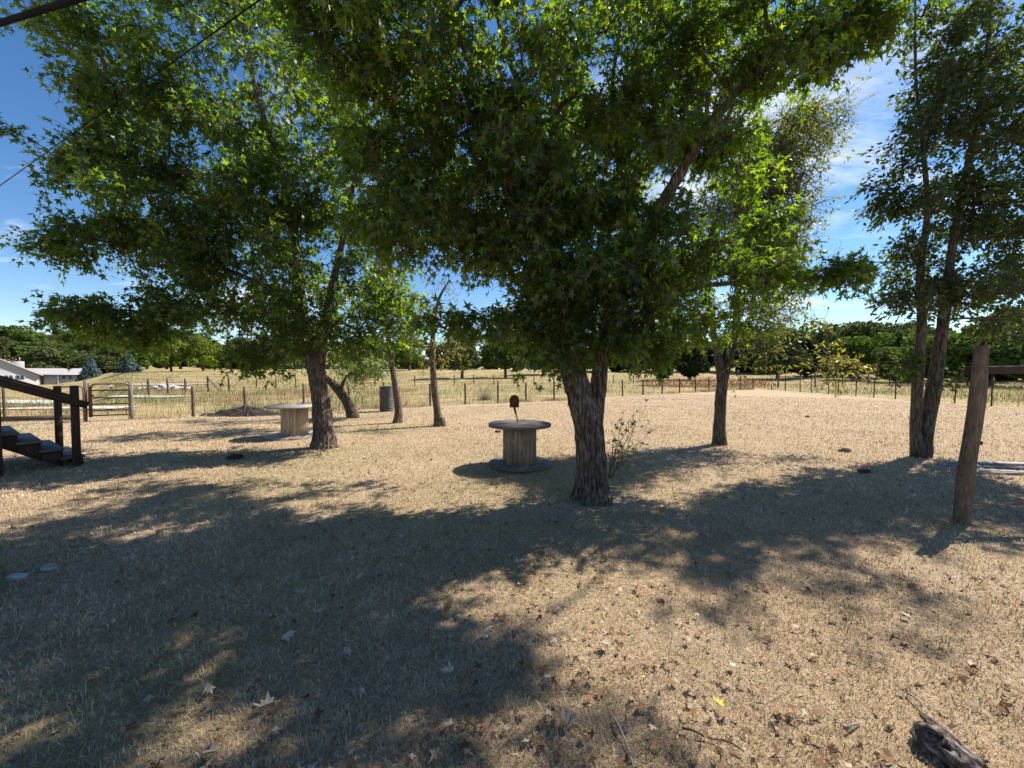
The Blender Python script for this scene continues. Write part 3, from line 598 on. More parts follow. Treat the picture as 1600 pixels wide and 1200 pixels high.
# ------------------------------------------------------------------ wooden stairs and deck corner at left
A2 = np.array([-7.66, 6.68]); dn = unit(np.array([.55, .83])); wd = np.array([-dn[1], dn[0]])   # dn: down the stairs, wd: across them
def S(r, wv, z): q = A2 - dn * r + wd * wv; return np.array([q[0], q[1], z])
st = thing('wooden_stairs', 'dark brown wooden stairs with sloping handrail at the left edge', 'stairs', (A2[0], A2[1], 0))
O = np.array([A2[0], A2[1], 0.0])
Mx = basis([dn[0], dn[1], 0])                       # local x down the stairs, y across, z up
RUN, RISE, WID = .235, .165, 1.45
def member(name, p, q, wdt, hgt, mat, parent, bev=.006):
    p = np.asarray(p, float); q = np.asarray(q, float); mb = MB()
    mb.box((p + q) / 2 - O, (np.linalg.norm(q - p), wdt, hgt), basis(q - p), bev); return mb.build(name, M[mat], parent)
for k in range(4):
    r0 = -.11 + k * RUN
    tr = MB().box(S(r0 + .12, WID / 2, RISE * (k + 1) - .02) - O, (.285, WID + .06, .038), Mx, .006).build('tread', M['tread_wood'], st)
    MB().box(S(r0 + .02, WID / 2, RISE * (k + .5) - .025) - O, (.02, WID - .02, RISE - .045), Mx).build('riser', M['stair_wood'], st)
for wv in (.02, WID - .02):
    mb = MB()
    for k in range(5):                              # saw-tooth stringer, one block a step
        r0 = -.11 + k * RUN; lo = max(0, RISE * k - .18)
        hi = RISE * (k + 1) - .045
        pl = [(-(r0), max(lo, .0)), (-(r0 + RUN + .004), max(0, lo + RISE)), (-(r0 + RUN + .004), hi), (-(r0), hi)]
        q = np.array([[x, sgn * .02, z] for sgn in (-1, 1) for x, z in pl])
        Mw = Mx; vv = q @ Mw.T + S(0, wv, 0) - O; b0 = mb._a(vv)
        mb.F4 += [[b0, b0+1, b0+2, b0+3], [b0+7, b0+6, b0+5, b0+4]] + [[b0+i, b0+4+i, b0+4+(i+1) % 4, b0+(i+1) % 4] for i in range(4)]
    mb.build('stringer', M['stair_wood'], st)
def post(r, wv, h, wdt=.1, mat='stair_wood', z0=-.1, cap=True):
    mb = MB(); c = S(r, wv, 0) - O
    mb.box(c + [0, 0, (z0 + h) / 2], (wdt, wdt, h - z0), Mx, .012); 
    o = mb.build('post', M[mat], st); return o
post(-.02, -.09, 1.40); post(-.02, WID + .09, 1.36); post(.80, -.09, 1.72, .09); post(.98, WID + .09, 1.75, .1)
for wv in (-.175, WID + .175):
    member('handrail', S(-.16, wv, 1.05), S(1.05, wv, 1.05 + 1.21 * .47), .04, .12, 'stair_wood', st)
member('handrail', S(.02, -.10, 1.225), S(1.05, -.10, 1.225 + 1.03 * .47), .12, .038, 'stair_wood', st)
for k in range(6):                                  # deck boards of the landing, out to the left
    MB().box(S(1.12 + k * .145, WID / 2, .83) - O, (.138, WID + .5, .035), Mx, .004).build('deck_board', M['tread_wood'], st)
member('rim_joist', S(1.05, -.14, .72), S(2.0, -.14, .72), .04, .19, 'stair_wood', st)
member('rail_cap', S(.9, -.09, 1.79), S(2.0, -.09, 1.79), .15, .05, 'stair_wood', st)
member('rail', S(.93, -.09, 1.35), S(2.0, -.09, 1.35), .05, .09, 'stair_wood', st)

# ------------------------------------------------------------------ cable spools
def disc_planks(parent, Rr, th, z, n, rz, mat, gap=.006):
    """round flange sawn from planks: each plank a piece of its own"""
    e = np.linspace(-Rr, Rr, n + 1)
    for k in range(n):
        y0, y1 = e[k] + gap / 2, e[k+1] - gap / 2; ys = np.linspace(y0, y1, 6)
        xr = np.sqrt(np.maximum(Rr**2 - ys**2, 0)); pl = [(x, y) for x, y in zip(xr, ys)] + [(-x, y) for x, y in zip(xr[::-1], ys[::-1])]
        c, s = math.cos(rz), math.sin(rz); pl = [(c*x - s*y, s*x + c*y) for x, y in pl]
        dz = random.uniform(-.004, .004)
        MB().prism(pl, z + dz, z + th + dz).build('plank', M[mat], parent)
def spool(label, loc, Rf, Rd, h, mat_d, mat_t, rz):
    t = thing('cable_spool', label, 'spool', loc, 0, 'wooden cable spools used as tables'); th = .04
    for nm, z in (('bottom_flange', .012), ('top_flange', h - th)):
        e = MB(); e.prism([(Rf * .88 * math.cos(a), Rf * .88 * math.sin(a)) for a in np.linspace(0, 2*math.pi, 40, endpoint=False)], z + .008, z + th - .008); f = e.build(nm, M[mat_t], t)
        disc_planks(f, Rf, th, z, 7, rz if z > .1 else rz + .8, mat_t)
    n = 26
    for k in range(n):
        a0 = 2*math.pi * (k + .035) / n; a1 = 2*math.pi * (k + .965) / n; ro = Rd + random.uniform(-.004, .004); ri = Rd - .03
        pl = [(ri*math.cos(a0), ri*math.sin(a0)), (ro*math.cos(a0), ro*math.sin(a0)), (ro*1.002*math.cos((a0+a1)/2), ro*1.002*math.sin((a0+a1)/2)), (ro*math.cos(a1), ro*math.sin(a1)), (ri*math.cos(a1), ri*math.sin(a1))]
        MB().prism(pl, .012 + th + .001, h - th - .001).build('stave', M[mat_d], t)
    return t
s1 = G(812, 727.5); s1[2] = tz(s1[0], s1[1])
spool('weathered cable spool table with a grey top beside the forked maple', s1, .545, .29, .73, 'stave', 'dark_board', .5)
s2 = G(461, 681); s2[2] = tz(s2[0], s2[1])
spool('paler cable spool table with a half-sunlit drum behind the left maple', s2, .66, .31, .80, 'stave_pale', 'old_board', .9)
# shovel standing head-up in the hub of the near spool
sh = thing('rusty_shovel', 'rusty shovel standing blade up on the near cable spool', 'shovel', s1 + [-.03, .12, .725])
hp, hr = resample([(0, 0, -.02), (-.012, 0, .08), (-.03, .0, .15)], [.014, .014, .014], .03); MB().tube(hp, hr, 10).build('handle', M['yellow_paint'], sh, smooth=True)
hp, hr = resample([(-.03, 0, .15), (-.05, 0, .21), (-.062, .01, .28)], [.018, .019, .022], .03); MB().tube(hp, hr, 10).build('socket', M['rust'], sh, smooth=True)
us = np.linspace(-1, 1, 9); vs_ = np.linspace(0, 1, 11); bv = []
for v in vs_:
    hw = .083 * (1 if v < .62 else math.sqrt(max(0.0, 1 - ((v - .62) / .40) ** 2)) * 1.0)
    hw = max(hw, .02)
    for u in us: bv.append((u * hw - .062, .02 * (1 - u * u) - .045 * math.sin(v * 2.2), .27 + v * .225))
bv = np.array(bv); nb = len(bv); b2 = bv + np.array([0, .006, 0]); i = (np.arange(10)[:, None] * 9 + np.arange(8)[None, :]).ravel()
F = np.concatenate([np.stack([i, i+1, i+10, i+9], 1), np.stack([i+9, i+10, i+1, i], 1) + nb])
rim = list(range(0, 9)) + list(range(17, 99, 9)) + list(range(97, 89, -1)) + list(range(81, 0, -9)); rim = np.array(rim); r2 = np.roll(rim, -1)
F = np.concatenate([F, np.stack([r2, rim, rim + nb, r2 + nb], 1)])
add('blade', mesh_np('blade', np.concatenate([bv, b2]), F, M['rust'], smooth=True), sh)

# ------------------------------------------------------------------ clothesline pole at right
cb = G(1502, 816); cb[2] = tz(cb[0], cb[1])
cp = thing('clothesline_pole', 'leaning round wooden pole with a crossarm at the right', 'pole', cb)
top = P(1535, 541, cb[1] + .12) - cb
def pole_d(pts, ring, rr, th):
    p = pts[:, None, :] + ring * rr[..., None]; q = p * np.array([30, 30, 1.6]); n_ = vnoise(q) - .5
    return rr + .006 * n_ + .016 * (vnoise(p * np.array([3, 3, 2.2]) + 4) - .5) - .008 * np.exp(-((th[None, :] - 4.9) / .10) ** 2)
pts, rr = resample([(0, 0, -.05), top * .3 + [-.012, 0, 0], top * .62 + [.012, 0, 0], top * .9, top], [.072, .069, .064, .060, .057], .03)
MB().tube(pts, rr, 40, True, pole_d).build('post', M['post_wood'], cp, smooth=True)
xa = P(1513, 579, cb[1] + .26) - cb; xb = xa + np.array([1.25, .12, .02])
MB().box((xa + xb) / 2, (np.linalg.norm(xb - xa), .09, .092), basis(xb - xa), .01).build('crossarm', M['stair_wood'], cp)
hk = MB()
for f in (.02, .5, .97):
    c = xa + (xb - xa) * f + np.array([0, -.05, .02]); th = np.linspace(0, 2*math.pi, 12); hk = MB(); hk.tube([c + np.array([0, -.012, -.0]) + .018 * np.array([math.cos(a), -.3, math.sin(a)]) for a in th], .003, 5, False); hk.build('eye_bolt', M['rust'], cp, smooth=True)
nb_ = top * .45 + np.array([.085, -.02, 0]); MB().box(nb_, (.03, .025, .04), None, .006).build('knob', M['rust'], cp)

# ------------------------------------------------------------------ fences and gates
def fence_hit(px, line):
    k = (px - 800) / FPX
    for (x0, y0), (x1, y1) in zip(line[:-1], line[1:]):
        dx_, dy_ = x1 - x0, y1 - y0; den_ = dx_ - k * dy_
        if abs(den_) < 1e-9: continue
        t = (k * y0 - x0) / den_
        if -1e-6 <= t <= 1 + 1e-6: return np.array([x0 + t * dx_, y0 + t * dy_])
    return None
def fence_post(parent, org, xy, h, r=.045, mat='fence_post', lean=.02):
    z = float(tz(xy[0], xy[1])); l = rng.normal(size=2) * lean
    p0 = np.array([xy[0], xy[1], z - .1]); p1 = np.array([xy[0] + l[0] * h, xy[1] + l[1] * h, z + h])
    pts = np.linspace(p0, p1, 6) - org; ph = rng.uniform(0, 9)
    return MB().tube(pts, [r * 1.05, r, r, r * .97, r * .95, r * .9], 9, True, lambda p, ring, rr, th: rr * (1 + .22 * (vnoise(ring * 2 + p[:, None, :] * 3 + ph) - .5))).build('post', M[mat], parent, smooth=False)
def net(parent, org, line, h, rows, dv, rad=.0022, sag=.015, top_extra=None):
    """woven wire: line wires and stay wires over the terrain along a polyline"""
    mb = MB(); line = np.array(line, float); pts = []
    for a, b_ in zip(line[:-1], line[1:]):
        k = max(1, int(round(np.linalg.norm(b_ - a) / dv))); pts += [a + (b_ - a) * t for t in np.linspace(0, 1, k, endpoint=False)]
    pts = np.array(pts + [line[-1]]); z = tz(pts[:, 0], pts[:, 1]); wob = .03 * (n2(pts[:, 0], pts[:, 1], .5, 2, 3) - .5)
    for rz in rows:
        q = np.column_stack([pts + .06 * (n2(pts[:, 0], pts[:, 1], .8, 2, rz)[:, None] - .5), z + rz * h + wob + sag * (n2(pts[:, 0], pts[:, 1], .9, 2, rz * 9 + 1) - .5)]) - org
        mb.tube(q, rad, 3, False)
    for k in range(len(pts)):
        p0 = np.array([pts[k, 0], pts[k, 1], z[k] + rows[0] * h]) - org; p1 = np.array([pts[k, 0] + rng.normal() * .015, pts[k, 1], z[k] + rows[-1] * h]) - org
        mb.tube([p0, p1], rad * .8, 3, False)
    return mb.build('wire_netting', M['wire'], parent)
org = np.array([-13.0, 13.2, 0.0])
fn = thing('wire_fence', 'wire netting fence on dark wooden posts across the back of the yard', 'fence', org)
for px in (300,382,474,545,600,672,727,778,822,866,908,943,973,1005,1035,1062,1087,1108,1132,1157,1177,1187):
    xy = fence_hit(px, FENCE)
    if xy is not None: fence_post(fn, org, xy, 1.1 + rng.uniform(-.06, .06), .045 if px < 500 else .05)
net(fn, org, FENCE, 1.02, (.04, .2, .36, .54, .76, 1.0), .3)
org = np.array([22.7, 30.0, 0.0])
fr = thing('wire_fence', 'wire fence on thin rusty steel posts along the right side of the yard', 'fence', org)
for px in (1206, 1228, 1251,1268,1295,1310,1338,1366,1400,1425,1493,1551, 1620):
    xy = fence_hit(px, FENCE_R)
    if xy is not None: fence_post(fr, org, xy, 1.25 + rng.uniform(-.1, .15), .03, 'rust', .03)
net(fr, org, FENCE_R, 1.12, (.05, .3, .55, .8, 1.0), .45, .002)
# fence left of the gates
org = np.array([-15.0, 12.6, 0.0])
fl = thing('wire_fence', 'low wire fence running left from the gates behind the stairs', 'fence', org)
LF = [(-14.62, 12.3), (-17.2, 13.0), (-26, 13.6)]
for xy in LF[:2] + [(-19.6, 13.2), (-22.2, 13.4), (-25, 13.6)]: fence_post(fl, org, xy, 1.12, .04)
net(fl, org, LF, 1.0, (.04, .2, .36, .54, .76, 1.0), .2)
MB().box(np.array([-15.9, 12.62, .1]) - org, (2.6, .05, .16), basis([2.58, .7, 0])).build('base_board', M['fence_post'], fl)
# gate posts
def round_post(label, xy, h, r, mat):
    z = float(tz(*xy)); t = np.array([xy[0], xy[1], z]); ph = rng.uniform(0, 9)
    o = MB().tube([(0, 0, -.12), (.0, .01, h * .3), (.015, 0, h * .7), (.03, 0, h)], [r * 1.05, r, r, r * .92], 14, True, lambda p, ring, rr, th: rr * (1 + .3 * (vnoise(ring * 1.6 + p[:, None, :] * 2.5 + ph) - .5))).build('gate_post', M[mat], None, t, smooth=True)
    return tag(o, label, 'post')
gp = G(205, 656); gl = G(134, 658)
round_post('thick grey wooden post that the barred gate hangs from', gp[:2], 1.27, .06, 'grey_post')
round_post('slender pale grey post between the wire gate and the barred gate', gl[:2], 1.36, .042, 'grey_post')
def pipe_gate(name, label, p, q, h, z0, rails, mesh=False, r=.022):
    p = np.asarray(p, float); q = np.asarray(q, float); z = float(tz(p[0], p[1])) + z0
    t = thing(name, label, 'gate', (p[0], p[1], z)); dv = q - p; Wd = np.linalg.norm(dv); d3 = np.array([dv[0], dv[1], 0]) / Wd
    c = .14; f = []
    for a in np.linspace(0, math.pi / 2, 6): f.append(d3 * (c - c * math.cos(a)) + np.array([0, 0, h - c + c * math.sin(a)]))
    g = [d3 * (Wd - c + c * math.sin(a)) + np.array([0, 0, h - c + c * math.cos(a)]) for a in np.linspace(0, math.pi / 2, 6)]
    MB().tube([(0, 0, -.03)] + f + g + [tuple(d3 * Wd + np.array([0, 0, -.03]))], r, 8).build('frame', M['gate_steel'], t, smooth=True)
    for zz in rails: MB().tube([d3 * .01 + [0, 0, zz * h], d3 * (Wd - .01) + [0, 0, zz * h]], r * .85, 8).build('rail', M['gate_steel'], t, smooth=True)
    if mesh:
        mb = MB()
        for zz in np.linspace(.04, .98, 8): mb.tube([d3 * .02 + [0, .01, zz * h], d3 * (Wd - .02) + [0, .01, zz * h]], .0022, 3, False)
        for u in np.linspace(.05, .95, 7): mb.tube([d3 * Wd * u + [0, .012, .03], d3 * Wd * u + [0, .012, h * .98]], .0022, 3, False)
        mb.build('wire_netting', M['wire'], t)
    return t, d3, Wd
g1 = P(143, 640, 12.75)[:2]; g2 = P(203.5, 640, 13.12)[:2]
t, d3, Wd = pipe_gate('barred_gate', 'brown pipe gate with five rails and rounded top corners', g1, g2, 1.07, .16, (.02, .17, .37, .57, .8), r=.026)
for zz in (.2, .86): MB().box(d3 * (Wd + .04) + [0, 0, zz * 1.07], (.1, .03, .035)).build('hinge', M['rust'], t)
MB().box(d3 * .05 + [0, -.02, .68], (.07, .04, .06)).build('latch', M['rust'], t)
MB().tube([d3 * -.045 + [0, 0, -.03], d3 * -.045 + [0, 0, 1.1]], .028, 8).build('latch_bar', M['gate_steel'], t)
g3 = P(89, 640, 11.9)[:2]; g4 = P(131, 640, 12.55)[:2]
pipe_gate('wire_gate', 'wire mesh gate in a brown pipe frame behind the stair post', g3, g4, 1.12, .06, (.01, .3, .97), True, .02)
# fences further out in the pasture
def far_fence(label, line_px, base_y, h, r, wires=True, grp='fences in the pasture'):
    pts = []
    for k, px in enumerate(line_px):
        d_ = base_y[k] if isinstance(base_y, (list, tuple)) else base_y
        x = (px - 800) / FPX * d_; pts.append((x, d_))
    o_ = np.array([pts[0][0], pts[0][1], 0.0]); t = thing('pasture_fence', label, 'fence', o_, 0, grp)
    for k, xy in enumerate(pts): fence_post(t, o_, xy, h * rng.uniform(.92, 1.1), r, 'fence_post', .04)
    if wires: net(t, o_, pts, h * .92, (.35, .68, 1.0), 3.0, .004)
    return t
far_fence('low far fence crossing the golden pasture in the middle', list(range(400, 1010, 31)), list(np.linspace(38, 52, 20)), 1.15, .06)
t = far_fence('far fence with a braced corner post beyond the barred gate', [232, 262, 289, 325, 358], [27, 28.5, 30, 31, 32], 1.2, .07)
a_ = (325 - 800) / FPX * 31; MB().tube(np.array([[a_, 31, float(tz(a_, 31)) + 1.1], [a_ + 1.25, 30.6, float(tz(a_ + 1.25, 30.6)) + .1]]) - np.array(t.location), .04, 6).build('brace', M['fence_post'], t)
far_fence('far row of tall posts at the right below the tree line', [1216, 1274, 1292, 1317, 1338, 1357, 1390, 1450, 1512], [38, 39, 42, 44, 45, 45, 44, 42, 40], 1.55, .07)

# ------------------------------------------------------------------ things by the fence
bb = G(604.5, 642); bb[2] = tz(bb[0], bb[1])
br = thing('ribbed_barrel', 'dark ribbed upright barrel in front of the back fence', 'barrel', bb)
pts, rr = [], []
for k in range(13 * 6 + 1):
    z = 1.03 * k / 78; pts.append((0, 0, z)); rr.append(.285 + .014 * math.cos(k / 6 * 2 * math.pi))
MB().tube(pts, rr, 36, False).build('body', M['barrel'], br, smooth=True)
th = np.linspace(0, 2 * math.pi, 37); MB().tube([(.295 * math.cos(a), .295 * math.sin(a), 1.03) for a in th], .014, 6, False).build('rim', M['barrel'], br, smooth=True)
MB().prism([(.27 * math.cos(a), .27 * math.sin(a)) for a in th[:-1]], .86, .9).build('fill', M['soil'], br)
# brush heap
bh = G(385, 648); bh = np.array([bh[0], bh[1] - .1, 0.0]); bh[2] = tz(bh[0], bh[1])
hp_ = thing('brush_heap', 'dark heap of soil and brushwood against the fence post at left', 'heap', bh)
uu = np.linspace(0, 1, 14); tt_ = np.linspace(0, 2*math.pi, 40, endpoint=False); Vh = []
for u in uu:
    for a in tt_:
        x, y = 1.75 * u * math.cos(a), .6 * u * math.sin(a); z = .40 * (1 - u ** 1.1) ** 1.0
        Vh.append((x, y, z))
Vh = np.array(Vh); Vh[:, 2] += .14 * (vnoise(Vh * 4 + 3) - .5) * (Vh[:, 2] > .02) ; Vh[:, 2] -= .03
i = (np.arange(13)[:, None] * 40 + np.arange(40)[None, :]); j = np.arange(13)[:, None] * 40 + (np.arange(40)[None, :] + 1) % 40
add('mound', mesh_np('mound', Vh, np.stack([i, i + 40, j + 40, j], -1).reshape(-1, 4), M['soil'], smooth=True), hp_)
for k in range(70):
    a = rng.uniform(0, 2*math.pi); u = rng.random() ** .6; c = np.array([1.7 * u * math.cos(a), .55 * u * math.sin(a), .36 * (1 - u) + .04]); d_ = unit(rng.normal(size=3) * [1, .8, .45]); l = rng.uniform(.15, .5)
    MB().tube([c - d_ * l, c + rng.normal(size=3) * .03, c + d_ * l], [.008, .007, .003], 4, False).build('stick', M['twig' if k % 3 else 'grey_twig'], hp_)
# bare twig standing behind the pale spool
tw = G(440, 640); tw = np.array([tw[0], tw[1], float(tz(tw[0], tw[1]))]); mb = MB()
for e in ((-.35, .0, 1.0), (-.2, .1, .8), (.45, 0, .55), (.1, .1, .9), (.3, 0, .3)):
    p_, r_ = resample([(0, 0, 0), np.array(e) * .5 + [.05, 0, .08], e], [.012, .008, .003], .1); mb.tube(p_, r_, 4, False)
tag(mb.build('bare_twigs', M['twig'], None, tw), 'bare branching twigs behind the pale spool table', 'twigs')
# old wire hoops behind the leaning tree
hoc = P(541, 622, 15.2); hoc[2] = tz(hoc[0], hoc[1])
ho = thing('wire_cage', 'rusty wire hoops standing behind the leaning trunk', 'wire cage', hoc)
for k, (rr_, tl) in enumerate(((.42, .1), (.4, .5))):
    MB().tube([(rr_ * math.cos(a) + .25 * (k * 2 - 1), rr_ * math.sin(a) * math.sin(tl), .45 + rr_ * math.sin(a)) for a in np.linspace(0, 2*math.pi, 33)], .012, 5, False).build('hoop', M['rust'], ho, smooth=True)
for x in (-.3, .05, .35): MB().tube([(x, 0, 0), (x + .03, 0, .75)], .012, 5).build('stake', M['rust'], ho)
# grey tangle beyond the fence
tb = P(757, 612, 22.0); tb[2] = tz(tb[0], tb[1]); mb = MB()
for k in range(150):
    d_ = unit(rng.normal(size=3)); d_[2] = abs(d_[2]); e = d_ * np.array([.62, .5, .85]) * rng.uniform(.6, 1); p_, r_ = resample([d_ * .05, e * .5 + rng.normal(size=3) * .12, e + rng.normal(size=3) * .1], [.007, .005, .003], .2); mb.tube(p_, r_, 3, False)
tag(mb.build('dry_bush', M['grey_twig'], None, tb), 'grey tangled dry bush beyond the fence left of the shovel', 'bush')
# rubble heap beyond the gate
rb = np.array([(256 - 800) / FPX * 34, 34.0, 0]); rb[2] = tz(rb[0], rb[1])
rt = thing('rubble_heap', 'long low heap of grey rubble and white sheeting beyond the barred gate', 'heap', rb)
def rock(size, seed, sub=2):
    import bmesh
    bm = bmesh.new(); bmesh.ops.create_icosphere(bm, subdivisions=sub, radius=1); v = np.array([p.co[:] for p in bm.verts]); f = np.array([[q.index for q in p.verts] for p in bm.faces]); bm.free()
    v = v * (1 + .7 * (vnoise(v * 1.6 + seed)[:, None] - .5)); return v * np.array(size), f
for k in range(26):
    x = rng.uniform(-2.3, 2.3); s_ = rng.uniform(.12, .3); v, f = rock((s_ * 1.5, s_ * 1.1, s_ * .8), k * 3.1, 1)
    edge = abs(x) > 1.35
    add('rock', mesh_np('rock', v, f, M['white' if edge and k % 2 else 'stone']), rt, (x, rng.uniform(-.5, .5), .08 + .3 * rng.random() * (1 - abs(x) / 2.6)))
# fallen rails beyond the far trees at left-centre: straw stook posts
for k, (px, h_) in enumerate(((629, 1.5), (634, 1.3), (651, 1.25), (657, 1.4))):
    pass
# stack of grey boards lying at the right edge
for k, (px, py, ln, an, lab) in enumerate(((1572, 726, 1.9, 8, 'topmost'), (1590, 733, 2.1, 14, 'second'), (1560, 738, 1.6, 20, 'third'), (1602, 741, 1.8, 10, 'nearest'))):
    c = G(px, py); c[2] = tz(c[0], c[1])
    o = MB().box((0, 0, .02), (ln, .13, .03), basis([math.cos(R(-an)), math.sin(R(-an)), .01 * k]), .004).build('grey_board', M['old_board'], None, c + [0, 0, .01])
    tag(o, ['grey weathered board farthest back on the grass right of the pole', 'second grey board from the back on the grass right of the pole', 'shortest grey board on the grass just right of the pole', 'grey weathered board nearest the camera at the right edge'][k], 'board', 'boards lying at the right edge')
# dark clods
for k, (px, py, s_, lab) in enumerate(((1350, 738, .13, 'larger dark clod in the shade left of the pole'), (1320, 706, .16, 'flat dark clod at the far edge of the right tree shade'), (1262, 652, .13, 'small dark clod on the sunny lawn near the right fence'), (778, 676, .13, 'dark clod on the grass behind the near spool'), (366, 716, .2, 'dark bare clod in the shade in front of the pale spool'))):
    c = G(px, py); c[2] = tz(c[0], c[1]); s_ *= .62; v, f = rock((s_ * 1.1, s_ * .8, s_ * .6), 40 + k * 7, 3); v = v * (1 + .25 * (vnoise(v * 22)[:, None] - .5))
    tag(add('dark_clod', mesh_np('dark_clod', v, f, M['soil'], smooth=True), None, c + [0, 0, s_ * .12]), lab, 'clod', 'dark clods on the lawn')
# mossy block and flat stones at the left edge
c = G(-14, 935); c[2] = tz(c[0], c[1])
o = MB().box((0, 0, .17), (.30, .2, .36), basis([.9, .42, 0]), .02).build('mossy_block', M['moss_block'], None, c - [.17, 0, 0]); tag(o, 'mossy pale block cut off by the left edge', 'block')
for k, (px, py, s_, lab) in enumerate(((26, 906, .055, 'flat grey stone beside the mossy block'), (76, 891, .05, 'small flat stone to the right of the mossy block'))):
    c = G(px, py); c[2] = tz(c[0], c[1]); v, f = rock((s_ * 1.3, s_ * .8, .03), 70 + k * 5, 2)
    tag(add('flat_stone', mesh_np('flat_stone', v, f, M['stone'], smooth=False), None, c + [0, 0, .015]), lab, 'stone')
# bark-covered piece of log, lower right
l0 = G(1432, 1150); l1 = G(1535, 1235); ctr = (l0 + l1) / 2; ctr[2] = tz(ctr[0], ctr[1]); dl = unit(np.array([l1[0] - l0[0], l1[1] - l0[1], 0])); hl = np.linalg.norm(l1 - l0) / 2
v, f = rock((1, 1, 1), 3.0, 5)
q = unit(v); lx = np.sign(q[:, 0]) * np.abs(q[:, 0]) ** .8 * hl; rr_ = np.sqrt(np.maximum(1 - np.abs(q[:, 0]) ** 2.6, 0)); ang = np.arctan2(q[:, 2], q[:, 1])
Rl = np.column_stack([lx, np.cos(ang) * rr_ * .066, np.sin(ang) * rr_ * .058])
cr_ = vnoise(Rl * np.array([9, 46, 46]) + 2); rdg = 1 - np.abs(2 * cr_ - 1); Rl[:, 1:] *= (1 + .4 * (rdg - .6) + .45 * (vnoise(Rl * np.array([16, 20, 20]) + 8) - .5) + .3 * (vnoise(Rl * np.array([60, 90, 90])) - .5))[:, None]; Rl[:, 0] *= 1 + .25 * (vnoise(Rl * np.array([2, 50, 50]) + 4) - .5)
lg = mesh_np('log_piece', Rl @ basis(dl).T, f, None, smooth=True); lg.materials.append(noisy('rotten_bark', [(.36, (.022, .015, .012)), (.48, (.085, .06, .05)), (.6, (.2, .165, .15)), (.72, (.38, .35, .33))], 26, (1.2, 1.2, 1.2), .95, .8, .01, 8))
tag(add('log_piece', lg, None, ctr + [0, 0, .04]), 'weathered piece of log with peeling bark in the lower right corner', 'log')
lgo = bpy.data.objects['log_piece']
for k in range(6):
    a = rng.uniform(-.9, .9); u = rng.uniform(-.75, .7) * hl; c = np.array([u, math.sin(a) * .062, math.cos(a) * .058]); ln_ = rng.uniform(.04, .09)
    Mr = basis([1, rng.normal() * .12, rng.normal() * .1], z=[0, math.sin(a), math.cos(a)])
    pl_ = [(-ln_/2, -.008), (-ln_*.2, -.017), (ln_*.35, -.013), (ln_/2, .0), (ln_*.3, .014), (-ln_*.3, .012)]
    MB().prism(pl_, -.004, .006, basis(dl) @ Mr, basis(dl) @ c).build('bark_flake', M['bark'], lgo)
# sticks
for k, (pp, r_, lab) in enumerate((([(958, 1128), (972, 1155), (985, 1185), (990, 1215)], .006, 'curved bare stick at the bottom centre'), ([(1066, 1147), (1090, 1155), (1128, 1166), (1162, 1184)], .006, 'straight dark stick near the yellow leaf'), ([(1322, 1150), (1334, 1143), (1346, 1134)], .006, 'short pale stick left of the log piece'), ([(1418, 1090), (1440, 1110), (1448, 1122)], .005, 'short tan stick behind the log piece'))):
    q = np.array([G(*a) for a in pp]); q[:, 2] = [tz(a[0], a[1]) + .022 for a in q]; c = q[0].copy()
    p_, rr_ = resample(q - c, np.linspace(r_, r_ * .5, len(q)), .03); p_[:, 2] += .008 * np.sin(np.arange(len(p_)) * 1.3)
    tag(MB().tube(p_, rr_, 6).build('stick', M['grey_twig' if k != 1 else 'twig'], None, c, smooth=True), lab, 'stick', 'sticks on the lawn')
# overhead lines
def wire_through(a, b_, e0, e1, r, lab, sag=.25):
    d_ = b_ - a; p0, p1 = a - d_ * e0, b_ + d_ * e1
    q = [p0 + (p1 - p0) * t - np.array([0, 0, 0]) for t in np.linspace(0, 1, 40)]; o_ = q[0]
    return tag(MB().tube(np.array(q) - o_, r, 8).build('overhead_cable', M['cable'], None, o_, smooth=True), lab, 'cable', 'overhead cables')
wire_through(P(0, 36, 2.6), P(110, 2, 2.3), 30, 9, .017, 'thick black cable crossing the top left corner')
wire_through(P(0, 290, 9.0), P(400, 4, 4.2), 2.2, .9, .008, 'thin cable slanting up across the left maple')

# ------------------------------------------------------------------ house beyond the drive
def HX(px, Y): return (px - 800) / FPX * Y
HY = 110.0
hb = np.array([HX(60, HY), HY, -2.0])
hs = thing('ranch_house', 'long low pale house with grey roof at far left', 'house', hb, R(47))
x0, x1 = 0.0, 9.5                                   # the low wing runs to the right
def wall(name, xa, xb, za, zb, ya, yb, mat, parent=hs): return MB().box(((xa+xb)/2, (ya+yb)/2, (za+zb)/2), (xb-xa, yb-ya, zb-za)).build(name, M[mat], parent)
wall('wall', x0 + 1.0, x1 - .15, -1, 2.7, .3, 7.5, 'siding')
wall('porch_recess', x0 + .1, x0 + 1.0, -1, 2.65, 1.6, 7.4, 'siding')
for xx in (x0 + .02, x0 + 3.5, x1 - .32): wall('porch_post', xx, xx + .26, -1, 2.7, .0, .26, 'white')
wall('end_wall', x1 - .13, x1 + .06, -1, 2.7, .28, 7.6, 'white')
rf = MB(); rf.quad([(x0 - 3, -.5, 2.72), (x1 + .4, -.5, 2.72), (x1 + .4, 3.9, 4.5), (x0 - 3, 3.9, 4.5)]); rf.quad([(x0 - 3, 3.9, 4.5), (x1 + .4, 3.9, 4.5), (x1 + .4, 8.3, 2.72), (x0 - 3, 8.3, 2.72)])
rf.quad([(x0 - 3, -.5, 2.66), (x0 - 3, 8.3, 2.66), (x1 + .4, 8.3, 2.66), (x1 + .4, -.5, 2.66)]); rf.tri([(x1 + .4, -.5, 2.72), (x1 + .4, 8.3, 2.72), (x1 + .4, 3.9, 4.5)])
rfo = rf.build('roof', M['shingle'], hs); wall('fascia', x0 - .2, x1 + .42, 2.6, 2.75, -.56, -.505, 'white', rfo)
